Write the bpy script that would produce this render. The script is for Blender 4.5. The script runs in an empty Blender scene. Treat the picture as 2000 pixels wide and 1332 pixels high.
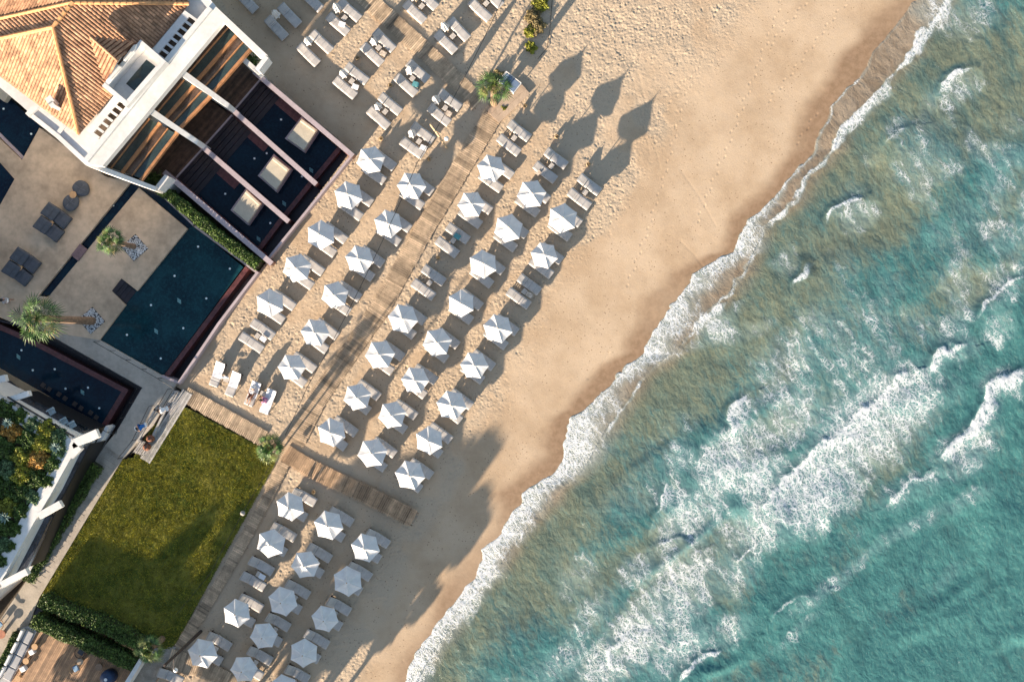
import bpy, math, random
import numpy as np
from mathutils import Vector, Matrix
random.seed(7); RNG = np.random.default_rng(11)
sc = bpy.context.scene
# ---------------- camera, world, sun, exposure ----------------
H = 75.0; PX = 25.0
cam_d = bpy.data.cameras.new('camera'); cam = bpy.data.objects.new('camera', cam_d); sc.collection.objects.link(cam)
cam.location = (0, 0, H); cam.rotation_euler = (0, 0, 0)
cam_d.sensor_width = 36; cam_d.lens = 36*H/(2000/PX); cam_d.clip_end = 1000; cam_d.clip_start = 1
sc.camera = cam
SUN_EL = math.radians(12.8); SX, SY = -0.6, -0.8
w = bpy.data.worlds.new('World'); sc.world = w; w.use_nodes = True
nt = w.node_tree; bg = nt.nodes['Background']; sky = nt.nodes.new('ShaderNodeTexSky'); sky.sky_type = 'NISHITA'
sky.sun_disc = False; sky.sun_elevation = SUN_EL; sky.sun_rotation = math.atan2(SX, SY)
sky.air_density = 1.0; sky.dust_density = 0.6; sky.ozone_density = 1.0
hs = nt.nodes.new('ShaderNodeHueSaturation'); hs.inputs['Saturation'].default_value = .9; nt.links.new(sky.outputs[0], hs.inputs['Color'])
nt.links.new(hs.outputs[0], bg.inputs[0]); bg.inputs[1].default_value = 0.076
sl = bpy.data.lights.new('sun', 'SUN'); so = bpy.data.objects.new('sun', sl); sc.collection.objects.link(so)
sl.energy = 5.0; sl.angle = math.radians(0.6); sl.color = (1.0, 0.83, 0.64)
sd = Vector((SX*math.cos(SUN_EL), SY*math.cos(SUN_EL), math.sin(SUN_EL)))
so.rotation_euler = sd.to_track_quat('Z', 'Y').to_euler(); so.location = sd*60
sc.view_settings.view_transform = 'Standard'; sc.view_settings.look = 'None'; sc.view_settings.gamma = 1
sc.view_settings.exposure = 1.78
sc.cycles.max_bounces = 6; sc.cycles.diffuse_bounces = 3; sc.cycles.glossy_bounces = 2; sc.cycles.transmission_bounces = 3
sc.cycles.use_denoising = True
COL = sc.collection
# ---------------- helpers ----------------
def P(px, py, z=0.0):
    k = (H - z)/H/PX
    return Vector(((px-1000)*k, (666-py)*k, z))
def srgb(r, g, b):
    return tuple(((c/255)/12.92 if c/255 <= .04045 else ((c/255+.055)/1.055)**2.4) for c in (r, g, b))
class NT:
    def __init__(s, nt): s.nt = nt
    def n(s, t, **k):
        nd = s.nt.nodes.new(t)
        for a, v in k.items():
            if a.startswith('i_'):
                key = a[2:]; key = int(key) if key.isdigit() else key.replace('_', ' ')
                if hasattr(v, 'is_linked') or hasattr(v, 'links'): s.nt.links.new(v, nd.inputs[key])
                else: nd.inputs[key].default_value = v
            else: setattr(nd, a, v)
        return nd
    def m(s, op, a, b=0.0, c=None, clamp=False):
        nd = s.nt.nodes.new('ShaderNodeMath'); nd.operation = op; nd.use_clamp = clamp
        for i, v in enumerate((a, b, c)):
            if v is None: continue
            if hasattr(v, 'links'): s.nt.links.new(v, nd.inputs[i])
            else: nd.inputs[i].default_value = v
        return nd.outputs[0]
    def mix(s, f, a, b, bt='MIX'):
        nd = s.nt.nodes.new('ShaderNodeMix'); nd.data_type = 'RGBA'; nd.blend_type = bt
        for i, v in ((0, f), (6, a), (7, b)):
            if hasattr(v, 'links'): s.nt.links.new(v, nd.inputs[i])
            else: nd.inputs[i].default_value = v if not isinstance(v, tuple) or len(v) == 4 else (*v, 1)
        return nd.outputs[2]
    def noise(s, vec, scale, detail=3, rough=.5, dist=0.0):
        nd = s.nt.nodes.new('ShaderNodeTexNoise'); nd.inputs['Scale'].default_value = scale; nd.inputs['Detail'].default_value = detail
        nd.inputs['Roughness'].default_value = rough; nd.inputs['Distortion'].default_value = dist
        if vec is not None: s.nt.links.new(vec, nd.inputs['Vector'])
        return nd.outputs['Fac']
    def ramp(s, f, lo, hi, a=0.0, b=1.0):
        nd = s.nt.nodes.new('ShaderNodeMapRange'); nd.interpolation_type = 'SMOOTHSTEP'
        s.nt.links.new(f, nd.inputs[0])
        for i, v in ((1, lo), (2, hi), (3, a), (4, b)): nd.inputs[i].default_value = v
        return nd.outputs[0]
    def attr(s, name):
        nd = s.nt.nodes.new('ShaderNodeAttribute'); nd.attribute_name = name; return nd.outputs['Fac']
    def coord(s, which='Object'):
        nd = s.nt.nodes.new('ShaderNodeTexCoord'); return nd.outputs[which]
    def mapping(s, vec, rot=0.0, scale=(1, 1, 1)):
        nd = s.nt.nodes.new('ShaderNodeMapping'); nd.vector_type = 'TEXTURE'; nd.inputs['Rotation'].default_value = (0, 0, rot); nd.inputs['Scale'].default_value = tuple(1/q for q in scale)
        s.nt.links.new(vec, nd.inputs['Vector']); return nd.outputs[0]
    def bump(s, h, strength=.5, dist=.05, normal=None):
        nd = s.nt.nodes.new('ShaderNodeBump'); nd.inputs['Strength'].default_value = strength; nd.inputs['Distance'].default_value = dist
        s.nt.links.new(h, nd.inputs['Height'])
        if normal is not None: s.nt.links.new(normal, nd.inputs['Normal'])
        return nd.outputs[0]
def new_mat(name):
    m = bpy.data.materials.new(name); m.use_nodes = True
    t = NT(m.node_tree); b = m.node_tree.nodes['Principled BSDF']
    return m, t, b
MATS = {}
def mat(name, col, rough=.75, var=.18, scale=3.0, bump=.15, bscale=25, metal=0.0, tone=0.0, spec=.5, stretch=None):
    """plain procedural material: base colour with two scales of noise variation and a fine bump; optional per-vertex 'tone' attribute"""
    if name in MATS: return MATS[name]
    m, t, b = new_mat(name)
    v = t.coord(); v2 = t.mapping(v, 0, stretch) if stretch else v
    n1 = t.noise(v2, scale, 4, .6); n2 = t.noise(v2, scale*7, 3, .6)
    f = t.m('ADD', t.m('MULTIPLY', n1, .6), t.m('MULTIPLY', n2, .4))
    lo = tuple(c*(1-var*1.6) for c in col); hi = tuple(min(1, c*(1+var*1.6)) for c in col)
    c = t.mix(t.ramp(f, .3, .7), lo, hi)
    if tone:
        a = t.attr('tone'); c = t.mix(1.0, c, t.mix(a, (1-tone,)*3, (1+tone, 1+tone*.92, 1+tone*.8)), 'MULTIPLY')
    m.node_tree.links.new(c, b.inputs['Base Color'])
    b.inputs['Roughness'].default_value = rough; b.inputs['Metallic'].default_value = metal
    b.inputs['Specular IOR Level'].default_value = spec
    if bump: m.node_tree.links.new(t.bump(t.noise(v2, bscale, 3, .6), bump, .02), b.inputs['Normal'])
    MATS[name] = m; return m
class MB:
    def __init__(s): s.v = []; s.f = []; s.mi = []; s.t = []; s.smooth = False
    def add(s, vs, fs, mi=0, tone=.5):
        o = len(s.v); s.v += [tuple(x) for x in vs]; s.t += [tone]*len(vs)
        s.f += [tuple(i+o for i in f) for f in fs]; s.mi += [mi]*len(fs); return s
    def box(s, c, size, rz=0.0, mi=0, tone=.5, ry=0.0, rx=0.0):
        x, y, z = (q/2 for q in size)
        M = Matrix.Translation(c) @ Matrix.Rotation(rz, 4, 'Z') @ Matrix.Rotation(ry, 4, 'Y') @ Matrix.Rotation(rx, 4, 'X')
        vs = [M @ Vector(p) for p in ((-x,-y,-z),(x,-y,-z),(x,y,-z),(-x,y,-z),(-x,-y,z),(x,-y,z),(x,y,z),(-x,y,z))]
        return s.add(vs, [(3,2,1,0),(4,5,6,7),(0,1,5,4),(1,2,6,5),(2,3,7,6),(3,0,4,7)], mi, tone)
    def prism(s, poly, z0, z1, mi=0, tone=.5):
        a = sum(poly[i][0]*poly[(i+1)%len(poly)][1]-poly[(i+1)%len(poly)][0]*poly[i][1] for i in range(len(poly)))
        if a < 0: poly = poly[::-1]
        n = len(poly); vs = [(p[0], p[1], z0) for p in poly]+[(p[0], p[1], z1) for p in poly]
        return s.add(vs, [tuple(range(n-1,-1,-1)), tuple(range(n, 2*n))]+[(i,(i+1)%n,n+(i+1)%n,n+i) for i in range(n)], mi, tone)
    def tube(s, pts, r, k=8, mi=0, tone=.5, caps=True):
        pts = [Vector(p) for p in pts]; rs = r if isinstance(r, (list, tuple)) else [r]*len(pts)
        vs = []; fs = []
        for i, p in enumerate(pts):
            d = (pts[min(i+1, len(pts)-1)]-pts[max(i-1, 0)]).normalized()
            u = d.orthogonal().normalized() if i == 0 else (u - d*u.dot(d)).normalized()
            w_ = d.cross(u)
            vs += [p+(u*math.cos(2*math.pi*j/k)+w_*math.sin(2*math.pi*j/k))*rs[i] for j in range(k)]
        for i in range(len(pts)-1):
            fs += [(i*k+j, i*k+(j+1)%k, (i+1)*k+(j+1)%k, (i+1)*k+j) for j in range(k)]
        if caps: fs += [tuple(range(k-1,-1,-1)), tuple(range((len(pts)-1)*k, len(pts)*k))]
        return s.add(vs, fs, mi, tone)
    def lathe(s, prof, k=16, c=(0,0,0), mi=0, tone=.5):
        vs = []; fs = []
        for r, z in prof: vs += [(c[0]+r*math.cos(2*math.pi*j/k), c[1]+r*math.sin(2*math.pi*j/k), c[2]+z) for j in range(k)]
        for i in range(len(prof)-1): fs += [(i*k+j, i*k+(j+1)%k, (i+1)*k+(j+1)%k, (i+1)*k+j) for j in range(k)]
        fs += [tuple(range(k-1,-1,-1)), tuple(range((len(prof)-1)*k, len(prof)*k))]
        return s.add(vs, fs, mi, tone)
    def mesh(s, name, mats):
        me = bpy.data.meshes.new(name); me.from_pydata([tuple(v) for v in s.v], [], s.f)
        for m in (mats if isinstance(mats, (list, tuple)) else [mats]): me.materials.append(m)
        if any(s.mi): me.polygons.foreach_set('material_index', s.mi)
        if s.smooth: me.polygons.foreach_set('use_smooth', [True]*len(me.polygons))
        a = me.attributes.new('tone', 'FLOAT', 'POINT'); a.data.foreach_set('value', s.t)
        me.update(); return me
    def build(s, name, mats, parent=None, loc=None, bevel=0.0, sub=0):
        o = bpy.data.objects.new(name, s.mesh(name, mats)); COL.objects.link(o)
        if parent: o.parent = parent
        if loc is not None: o.location = loc
        if bevel:
            b = o.modifiers.new('bevel', 'BEVEL'); b.width = bevel; b.segments = 2; b.limit_method = 'ANGLE'
        if sub:
            b = o.modifiers.new('sub', 'SUBSURF'); b.levels = b.render_levels = sub
        return o
def tag(o, label=None, cat=None, group=None, kind=None):
    for k, v in (('label', label), ('category', cat), ('group', group), ('kind', kind)):
        if v: o[k] = v
    return o
def empty(name, loc=(0,0,0), rz=0.0):
    o = bpy.data.objects.new(name, None); COL.objects.link(o); o.location = loc; o.rotation_euler = (0,0,rz); o.empty_display_size = .3; return o
def copy_tree(o, parent=None):
    c = o.copy(); COL.objects.link(c); c.parent = parent
    for ch in list(o.children): copy_tree(ch, c)
    return c
def mesh_np(name, co, faces, mats, attrs=None, smooth=True, parent=None):
    me = bpy.data.meshes.new(name); nv = len(co); nf, k = faces.shape
    me.vertices.add(nv); me.vertices.foreach_set('co', np.ascontiguousarray(co, dtype=np.float32).ravel())
    me.loops.add(nf*k); me.loops.foreach_set('vertex_index', np.ascontiguousarray(faces, dtype=np.int32).ravel())
    me.polygons.add(nf); me.polygons.foreach_set('loop_start', np.arange(0, nf*k, k, dtype=np.int32))
    try: me.polygons.foreach_set('loop_total', np.full(nf, k, dtype=np.int32))
    except Exception: pass
    if smooth: me.polygons.foreach_set('use_smooth', np.ones(nf, dtype=bool))
    for m in (mats if isinstance(mats, (list, tuple)) else [mats]): me.materials.append(m)
    for an, av in (attrs or {}).items():
        a = me.attributes.new(an, 'FLOAT', 'POINT'); a.data.foreach_set('value', np.ascontiguousarray(av, dtype=np.float32))
    me.update(); me.validate()
    o = bpy.data.objects.new(name, me); COL.objects.link(o)
    if parent: o.parent = parent
    return o
# numpy noise
def vnoise(x, y, seed=0):
    xi = np.floor(x).astype(np.int64); yi = np.floor(y).astype(np.int64); fx = x-xi; fy = y-yi
    fx = fx*fx*(3-2*fx); fy = fy*fy*(3-2*fy)
    def h(a, b):
        n = (a*374761393 + b*668265263 + seed*1274126177) & 0x7fffffff
        n = ((n ^ (n >> 13))*1274126177) & 0x7fffffff
        n = n ^ (n >> 16)
        return (n & 0xffff)/65535.0
    return (h(xi,yi)*(1-fx)+h(xi+1,yi)*fx)*(1-fy)+(h(xi,yi+1)*(1-fx)+h(xi+1,yi+1)*fx)*fy
def fbm(x, y, o=4, seed=0, g=.5):
    s = 0; a = 1; t = 0
    for i in range(o): s = s+a*vnoise(x*2**i+17.3*i, y*2**i-9.1*i, seed+i); t += a; a *= g
    return s/t
def ss(x, a, b):
    t = np.clip((x-a)/(b-a), 0, 1); return t*t*(3-2*t)
def poly_mask(X, Y, poly):
    ins = np.zeros(X.shape, bool); n = len(poly)
    for i in range(n):
        x1, y1 = poly[i]; x2, y2 = poly[(i+1)%n]
        if y1 == y2: continue
        c = ((y1 > Y) != (y2 > Y)) & (X < (x2-x1)*(Y-y1)/(y2-y1)+x1); ins ^= c
    return ins
def pl_dist(X, Y, pts, need_side=False):
    """distance (px) to polyline; side>0 = right-hand side seaward"""
    best = np.full(X.shape, 1e9); side = np.zeros(X.shape)
    for (x1, y1), (x2, y2) in zip(pts[:-1], pts[1:]):
        dx, dy = x2-x1, y2-y1; L = dx*dx+dy*dy+1e-9
        t = np.clip(((X-x1)*dx+(Y-y1)*dy)/L, 0, 1); qx = X-(x1+t*dx); qy = Y-(y1+t*dy); d = np.hypot(qx, qy)
        m = d < best; best = np.where(m, d, best)
        if need_side: side = np.where(m, np.sign(dx*qy-dy*qx), side)
    return (best, side) if need_side else best
# ---------------- shore lines in photo pixels: (y, x) ----------------
FRONT = np.array([(-150,1880),(0,1790),(25,1765),(50,1750),(75,1735),(100,1708),(130,1693),(150,1680),(165,1662),(190,1640),(205,1626),(235,1621),(250,1608),(290,1598),(320,1568),(345,1545),(370,1523),(400,1495),(430,1465),(470,1442),(492,1430),(500,1408),(515,1385),(535,1352),(560,1345),(580,1318),(600,1312),(620,1304),(650,1278),(668,1264),(690,1262),(700,1245),(712,1225),(735,1203),(760,1182),(780,1166),(800,1150),(815,1122),(828,1112),(850,1106),(870,1103),(885,1108),(900,1098),(922,1082),(940,1062),(965,1022),(985,1014),(1005,1000),(1025,988),(1050,972),(1075,942),(1095,938),(1125,932),(1150,908),(1175,896),(1200,872),(1230,850),(1255,832),(1280,812),(1310,800),(1332,795),(1450,730),(1560,660)], float)
REAR = np.array([(-150,1960),(0,1850),(35,1825),(60,1805),(100,1782),(125,1762),(150,1738),(170,1722),(200,1693),(225,1668),(260,1640),(290,1632),(305,1615),(325,1600),(345,1575),(370,1560),(400,1545),(430,1510),(460,1490),(500,1470),(530,1458),(545,1440),(575,1425),(600,1395),(630,1365),(665,1335),(690,1320),(705,1295),(740,1258),(765,1238),(800,1212),(830,1190),(860,1172),(900,1150),(930,1130),(960,1095),(1000,1060),(1050,1015),(1100,980),(1150,940),(1200,895),(1260,855),(1310,825),(1332,815),(1450,760),(1560,700)], float)
def smooth_line(L, w=70):
    y = np.arange(-400, 1900, 5.0); x = np.interp(y, L[:,0], L[:,1]); x = np.where(y < L[0,0], L[0,1]-(y-L[0,0])*.75, x); x = np.where(y > L[-1,0], L[-1,1]-(y-L[-1,0])*.7, x)
    k = np.exp(-(np.arange(-40, 41)*5.0/w)**2); k /= k.sum(); xs = np.convolve(np.pad(x, 40, mode='edge'), k, 'valid'); return np.stack([y, xs], 1)
FRONT_S = smooth_line(FRONT); REAR_S = smooth_line(REAR)
def front_d(X, Y, L): return (X-np.interp(Y, L[:,0], L[:,1]))*.80
# ---------------- sand ----------------
def grid(x0, x1, y0, y1, step):
    xs = np.arange(x0, x1+step/2, step); ys = np.arange(y0, y1+step/2, step)
    X, Y = np.meshgrid(xs, ys); return X, Y, len(xs), len(ys)
def grid_faces(nx, ny, keep):
    idx = np.arange(nx*ny).reshape(ny, nx)
    f = np.stack([idx[:-1,:-1], idx[:-1,1:], idx[1:,1:], idx[1:,:-1]], -1).reshape(-1, 4)
    k = (keep[:-1,:-1] | keep[:-1,1:] | keep[1:,1:] | keep[1:,:-1]).reshape(-1)
    f = f[k]; used = np.unique(f); remap = np.full(nx*ny, -1); remap[used] = np.arange(len(used))
    return remap[f], used
COMPLEX = [(-400,-300),(380,-300),(395,-10),(505,115),(515,150),(688,300),(505,540),(348,752),(372,768),(520,865),(540,905),(345,1262),(300,1350),(260,1700),(-400,1700)]
def shore_z(X, Y):
    d = front_d(X, Y, FRONT_S)          # px, negative on land
    return np.where(d < 0, -0.42*ss(d, -420, 0), -0.42-0.03*np.clip(d/25, 0, 60))
def rowdens(X, Y):
    """how trodden the sand is: loose footprints up the beach, packed and smooth towards the water"""
    d = front_d(X, Y, FRONT_S)
    lx = np.interp(Y, [-100, 0, 200, 400, 600, 760, 960, 1100, 1332, 1500], [1560, 1480, 1330, 1215, 1060, 990, 880, 790, 690, 600])
    land = 1-ss(X, lx-40, lx+45)
    smooth_d = poly_mask(X, Y, [(380,-100),(640,-100),(650,120),(735,240),(690,300),(500,130)])
    land = np.where(smooth_d, .22, land)
    return np.clip(land, 0, 1)*(.35+.9*ss(fbm(X/55, Y/55, 3, 5), .3, .65)), d
step = 0.06
Xw, Yw, nx, ny = grid(-29.5, 33, -31, 31, step)
PXX = Xw*PX+1000; PYY = 666-Yw*PX
dens, dsh = rowdens(PXX, PYY)
Z = shore_z(PXX, PYY) + .10*(fbm(Xw/3.2, Yw/3.2, 3, 3)-.5)*np.clip(dens, .25, 1) + .035*(fbm(Xw*1.1, Yw*1.1, 3, 9)-.5)*np.clip(dens+.3, 0, 1.2)
Z += .055*(fbm(Xw*3.4, Yw*3.4, 4, 21, .65)-.5)*dens
# footprints
nfp = 90000
fx = RNG.uniform(-29, 22, nfp); fy = RNG.uniform(-30.5, 30.5, nfp)
dd, _ = rowdens(fx*PX+1000, 666-fy*PX)
keep = RNG.uniform(0, 1, nfp) < np.clip(dd*.95+.015, 0, 1); fx = fx[keep]; fy = fy[keep]; dd = dd[keep]
R = 5; oy, ox = np.mgrid[-R:R+1, -R:R+1]
for a, b, q in zip(fx, fy, dd):
    j = int(round((a+29.5)/step)); i = int(round((b+31)/step))
    if i-R < 0 or j-R < 0 or i+R >= ny or j+R >= nx: continue
    th = random.random()*math.pi; c, s_ = math.cos(th), math.sin(th)
    u = (ox*c+oy*s_)*step; v = (-ox*s_+oy*c)*step
    sx = random.uniform(.06, .115)*(1.25 if random.random() < .15 else 1); sy = sx*random.uniform(.4, .9); r2 = (u/sx)**2+(v/sy)**2
    dep = random.uniform(.004, .027)*min(1, q+.3)
    Z[i-R:i+R+1, j-R:j+R+1] += -dep*np.exp(-r2*1.3) + dep*.22*np.exp(-(np.sqrt(r2)-1.6)**2*3)
for k in range(14):   # single trails of footprints crossing the packed sand
    tx, ty = random.uniform(900, 1600), random.uniform(-50, 1000); ta = random.choice((.95, 1.05, 2.1, 4.1, .2))+random.uniform(-.3,.3)
    for q in range(random.randint(18, 60)):
        ta += random.uniform(-.05,.05); tx += math.cos(ta)*17; ty -= math.sin(ta)*17; sd_ = 2.6*(-1)**q; a = ((tx+math.sin(ta)*sd_)-1000)/PX; b_ = (666-(ty+math.cos(ta)*sd_))/PX
        if front_d(np.array(tx), np.array(ty), FRONT) > -16: break
        j = int(round((a+29.5)/step)); i = int(round((b_+31)/step))
        if i-R < 0 or j-R < 0 or i+R >= ny or j+R >= nx: continue
        c, s_ = math.cos(ta), math.sin(ta); u = (ox*c+oy*s_)*step; v = (-ox*s_+oy*c)*step; r2 = (u/.13)**2+(v/.06)**2; Z[i-R:i+R+1, j-R:j+R+1] += -.022*np.exp(-r2*1.2)+.006*np.exp(-(np.sqrt(r2)-1.6)**2*3)
# raked drag marks and tyre tracks running along the packed sand
for (ax, ay), (bx, by), dp in (((1225,120),(1270,300),.008),((1330,330),(1400,440),.006),((1375,520),(1330,470),.006),((1190,690),(1150,740),.015),((1245,140),(1290,330),.006)):
    d = pl_dist(PXX, PYY, [(ax,ay),((ax+bx)/2+4,(ay+by)/2),(bx,by)]); Z -= dp*np.exp(-(d/2.2)**2)
wet = ss(front_d(PXX, PYY, FRONT)+14*(fbm(PXX/60, PYY/60, 3, 40)-.5)*2+26*(vnoise(PYY/95, PYY*0, 8)-.3), -46, -8)*(.55+.6*vnoise(PYY/120, PXX*0, 77))
keepm = (~poly_mask(PXX, PYY, [(p[0]-6 if 500 < p[0] < 700 else p[0]-3, p[1]+2) for p in COMPLEX])) & (front_d(PXX, PYY, FRONT) < 40)
F, used = grid_faces(nx, ny, keepm)
m_sand, t, b = new_mat('beach_sand')
v = t.coord(); a_d = t.attr('trod'); a_w = t.attr('wet')
n1 = t.noise(v, .22, 4, .6); n2 = t.noise(v, 2.2, 5, .65); n3 = t.noise(v, 26, 2, .6)
c = t.mix(t.ramp(n1, .35, .65), (.45, .325, .215), (.58, .445, .315))
c = t.mix(t.m('MULTIPLY', t.ramp(n2, .35, .75), .5), c, (.56,.42,.28))
c = t.mix(t.m('MULTIPLY', t.ramp(a_d, .1, .9), .75), c, (.50, .405, .30))
c = t.mix(t.m('MULTIPLY', t.ramp(n3, .3, .75), .35), c, (.34, .24, .15))
# dark specks of dry weed and shell
vo = t.n('ShaderNodeTexVoronoi', i_Scale=3.6, i_Randomness=1.0); m_sand.node_tree.links.new(v, vo.inputs['Vector'])
sp = t.m('MULTIPLY', t.ramp(vo.outputs['Distance'], .10, .19, 1, 0), t.ramp(t.noise(v, .9, 4, .7), .42, .58))
sp2 = t.m('MULTIPLY', t.m('SUBTRACT', 1.0, a_w), sp)
c = t.mix(t.m('MULTIPLY', sp2, .75), c, (.10, .055, .03))
cw = t.mix(t.ramp(n2, .3, .7), (.25, .165, .10), (.33, .22, .14))
c = t.mix(a_w, c, cw)
m_sand.node_tree.links.new(c, b.inputs['Base Color'])
m_sand.node_tree.links.new(t.m('SUBTRACT', .95, t.m('MULTIPLY', a_w, .45)), b.inputs['Roughness']); b.inputs['Specular IOR Level'].default_value = .25
hb = t.m('ADD', t.noise(v, 9, 4, .65), t.m('MULTIPLY', t.noise(v, 38, 2, .6), .35))
bn = m_sand.node_tree.nodes.new('ShaderNodeBump'); bn.inputs['Distance'].default_value = .035
m_sand.node_tree.links.new(t.m('MULTIPLY', t.m('SUBTRACT', 1.05, a_w), t.m('ADD', t.m('MULTIPLY', a_d, .40), .32)), bn.inputs['Strength']); m_sand.node_tree.links.new(hb, bn.inputs['Height'])
m_sand.node_tree.links.new(bn.outputs[0], b.inputs['Normal'])
co = np.stack([Xw, Yw, Z], -1).reshape(-1, 3)[used]
beach = mesh_np('beach', co, F, m_sand, {'trod': np.clip(dens, 0, 1).reshape(-1)[used], 'wet': wet.reshape(-1)[used]})
tag(beach, kind='structure')
def sand_z(x, y):
    j = int(round((x+29.5)/step)); i = int(round((y+31)/step))
    if 3 < i < ny-4 and 3 < j < nx-4: return float(Z[i-3:i+4, j-3:j+4].mean())
    return 0.0
# far ground sheet reaching the horizon
g = MB(); g.prism([(-400,-400),(60,-400),(60,400),(-400,400)], -3.2, -3.0)
b_ = MB(); b_.prism([(-900,-900),(900,-900),(900,900),(-900,900)], -4.4, -4.2); o_ = b_.build('far_ground', mat('pale_sand', (.45,.34,.23), .95, .15, .3)); tag(o_, kind='structure')
o = g.build('ground', mat('dry_earth', (.30, .22, .14), .95, .2, .5)); tag(o, kind='structure')
# ---------------- sea ----------------
st = 0.085
Xs, Ys, nsx, nsy = grid(-14, 46, -31, 31, st)
SX_ = Xs*PX+1000; SY_ = 666-Ys*PX
d1 = front_d(SX_, SY_, FRONT)+12*(fbm(SX_/34, SY_/34, 2, 51)-.5)+5*(np.abs(2*vnoise(SX_/17, SY_/17, 52)-1)-.5); d2 = front_d(SX_, SY_, REAR)
face = np.zeros(Xs.shape); foam = np.zeros(Xs.shape); lift = np.zeros(Xs.shape)
jx = (fbm(SX_/38, SY_/38, 3, 61)-.5)*34; jy = (fbm(SX_/38, SY_/38, 3, 71)-.5)*34   # wobble so that fronts are ragged
JX = SX_+jx*.9; JY = SY_+jy*.9
def crest(pts, wl, ws, st_, tail=0, tst=.5, lf=.12, maxw=None):
    """breaking crest: pts run so that the sea lies on the + side; wl landward softness px, ws solid width, tail lacy width"""
    global foam, lift, face
    xs = [p[0] for p in pts]; ys = [p[1] for p in pts]; M = max(tail*1.2, ws*3, 60)
    r = (JX > min(xs)-M) & (JX < max(xs)+M) & (JY > min(ys)-M) & (JY < max(ys)+M)
    d, s_ = pl_dist(JX[r], JY[r], pts, True)
    # taper towards ends
    e = np.minimum(np.hypot(JX[r]-pts[0][0], JY[r]-pts[0][1]), np.hypot(JX[r]-pts[-1][0], JY[r]-pts[-1][1]))
    tp = .35+.65*ss(e, 0, 30)
    sg = d*s_
    v = np.where(sg < 0, np.exp(-(sg/wl)**2), np.exp(-(sg/(ws*tp))**2))*st_*tp
    if tail: v = np.maximum(v, np.where(sg > 0, (1-ss(sg, 0, tail))*tst, 0)*tp)
    face[r] = np.maximum(face[r], np.exp(-((sg+11)/8)**2)*tp*min(1, st_)*(lf > .05));
    foam[r] = np.maximum(foam[r], v); lift[r] = np.maximum(lift[r], np.exp(-(np.where(sg < 0, sg/7, sg/26))**2)*lf*.6*tp)
def blob(cx, cy, rx, ry, ang, v):
    global foam
    c, s_ = math.cos(math.radians(ang)), math.sin(math.radians(ang))
    u = (JX-cx)*c+(JY-cy)*s_; w_ = -(JX-cx)*s_+(JY-cy)*c
    foam = np.maximum(foam, v*np.exp(-((u/rx)**2+(w_/ry)**2)**1.5))
# large lacy fields (px, px, radii, angle of long axis in image, density)
for a in ((1700,830,215,110,-38,.60),(1600,960,150,85,-42,.66),(1500,1010,130,70,-45,.58),(1420,900,110,75,-50,.62),(1350,1010,120,70,-55,.55),
          (1330,1150,140,90,-50,.56),(1240,1250,150,75,-45,.60),(1130,1130,80,60,-60,.40),(1560,800,120,90,40,.50),(1640,700,110,80,30,.40),(1520,740,70,100,-30,.42),
          (1330,1270,120,60,-40,.52),(1100,1290,90,50,-40,.46),(1430,1120,90,60,-40,.45),(1800,640,90,60,20,.38),(1900,880,90,55,-40,.55),(1960,560,60,80,20,.42),(1860,470,90,60,20,.36),
          (1950,370,60,80,10,.42),(1860,330,80,40,-20,.30),(1400,640,70,45,15,.52),(1680,420,55,45,-30,.46),(1900,30,90,60,-40,.42),(1830,20,50,60,-50,.50),(1880,170,70,50,-30,.42),
          (1760,250,50,40,-40,.38),(1540,510,50,40,-40,.40),(1480,640,60,30,-10,.40),(1250,1110,70,40,-40,.50),(1160,1200,90,50,-50,.42),(1770,960,110,45,-20,.36),(1990,970,60,60,0,.2),(1640,1130,170,26,-36,.44),(1780,1030,120,24,-30,.42),(1560,1230,110,22,-40,.36),(1880,980,90,30,-20,.40),(1850,1130,70,18,-40,.34),(1620,640,90,60,20,.42),(1560,700,90,70,30,.45),(1700,620,80,50,10,.36),(1180,1290,120,60,-30,.50),(1420,1240,90,50,-30,.40),(1250,980,60,40,-40,.36),(1480,930,90,70,-40,.6),(1860,760,50,50,0,.35),(1950,640,50,60,20,.42),(1740,560,60,50,10,.33),(1900,420,80,50,20,.36),
          (1600,1080,110,30,-25,.25),(1330,900,50,60,30,.48),(1700,310,60,40,-40,.30),(1990,240,60,40,0,.30),(1480,860,80,60,0,.5),(1750,740,60,40,-30,.5)): blob(*a)
crest([(1512,1010),(1498,990),(1512,962),(1552,918),(1592,880),(1640,848),(1690,800),(1728,768),(1748,735),(1782,722)], 5, 17, 1.0, 95, .72, .22)
crest([(1838,893),(1862,868),(1890,842),(1908,815),(1922,785),(1930,755),(1952,735),(2010,715)], 6, 26, 1.05, 80, .55, .24)
crest([(1815,738),(1822,708),(1842,682),(1868,670),(1900,672)], 5, 14, .95, 60, .5, .16)
crest([(1444,875),(1440,848),(1428,812),(1432,788),(1450,775),(1476,768)], 4, 10, .9, 90, .62, .12)
crest([(1280,1012),(1286,985),(1298,955),(1308,940)], 4, 9, 1.0, 70, .6, .14)
crest([(1206,1316),(1192,1292),(1192,1266),(1212,1246),(1238,1236)], 6, 9, .85, 60, .6, .12)
crest([(1352,650),(1362,634),(1382,614),(1402,600),(1420,594)], 5, 15, 1.0, 75, .55, .14)
crest([(1618,440),(1628,412),(1648,395),(1672,382),(1692,372)], 4, 9, .85, 60, .45, .12)
crest([(1551,568),(1556,548),(1572,530),(1588,515)], 4, 9, .95, 28, .4, .12)
crest([(1838,190),(1843,168),(1862,148),(1882,138),(1902,128)], 4, 12, 1.0, 55, .5, .14)
crest([(1720,290),(1742,274),(1770,258),(1800,243)], 4, 4, .5, 30, .3, .1)
crest([(1912,618),(1920,596),(1945,570),(1980,545),(2010,530)], 5, 8, .8, 60, .4, .12)
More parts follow.
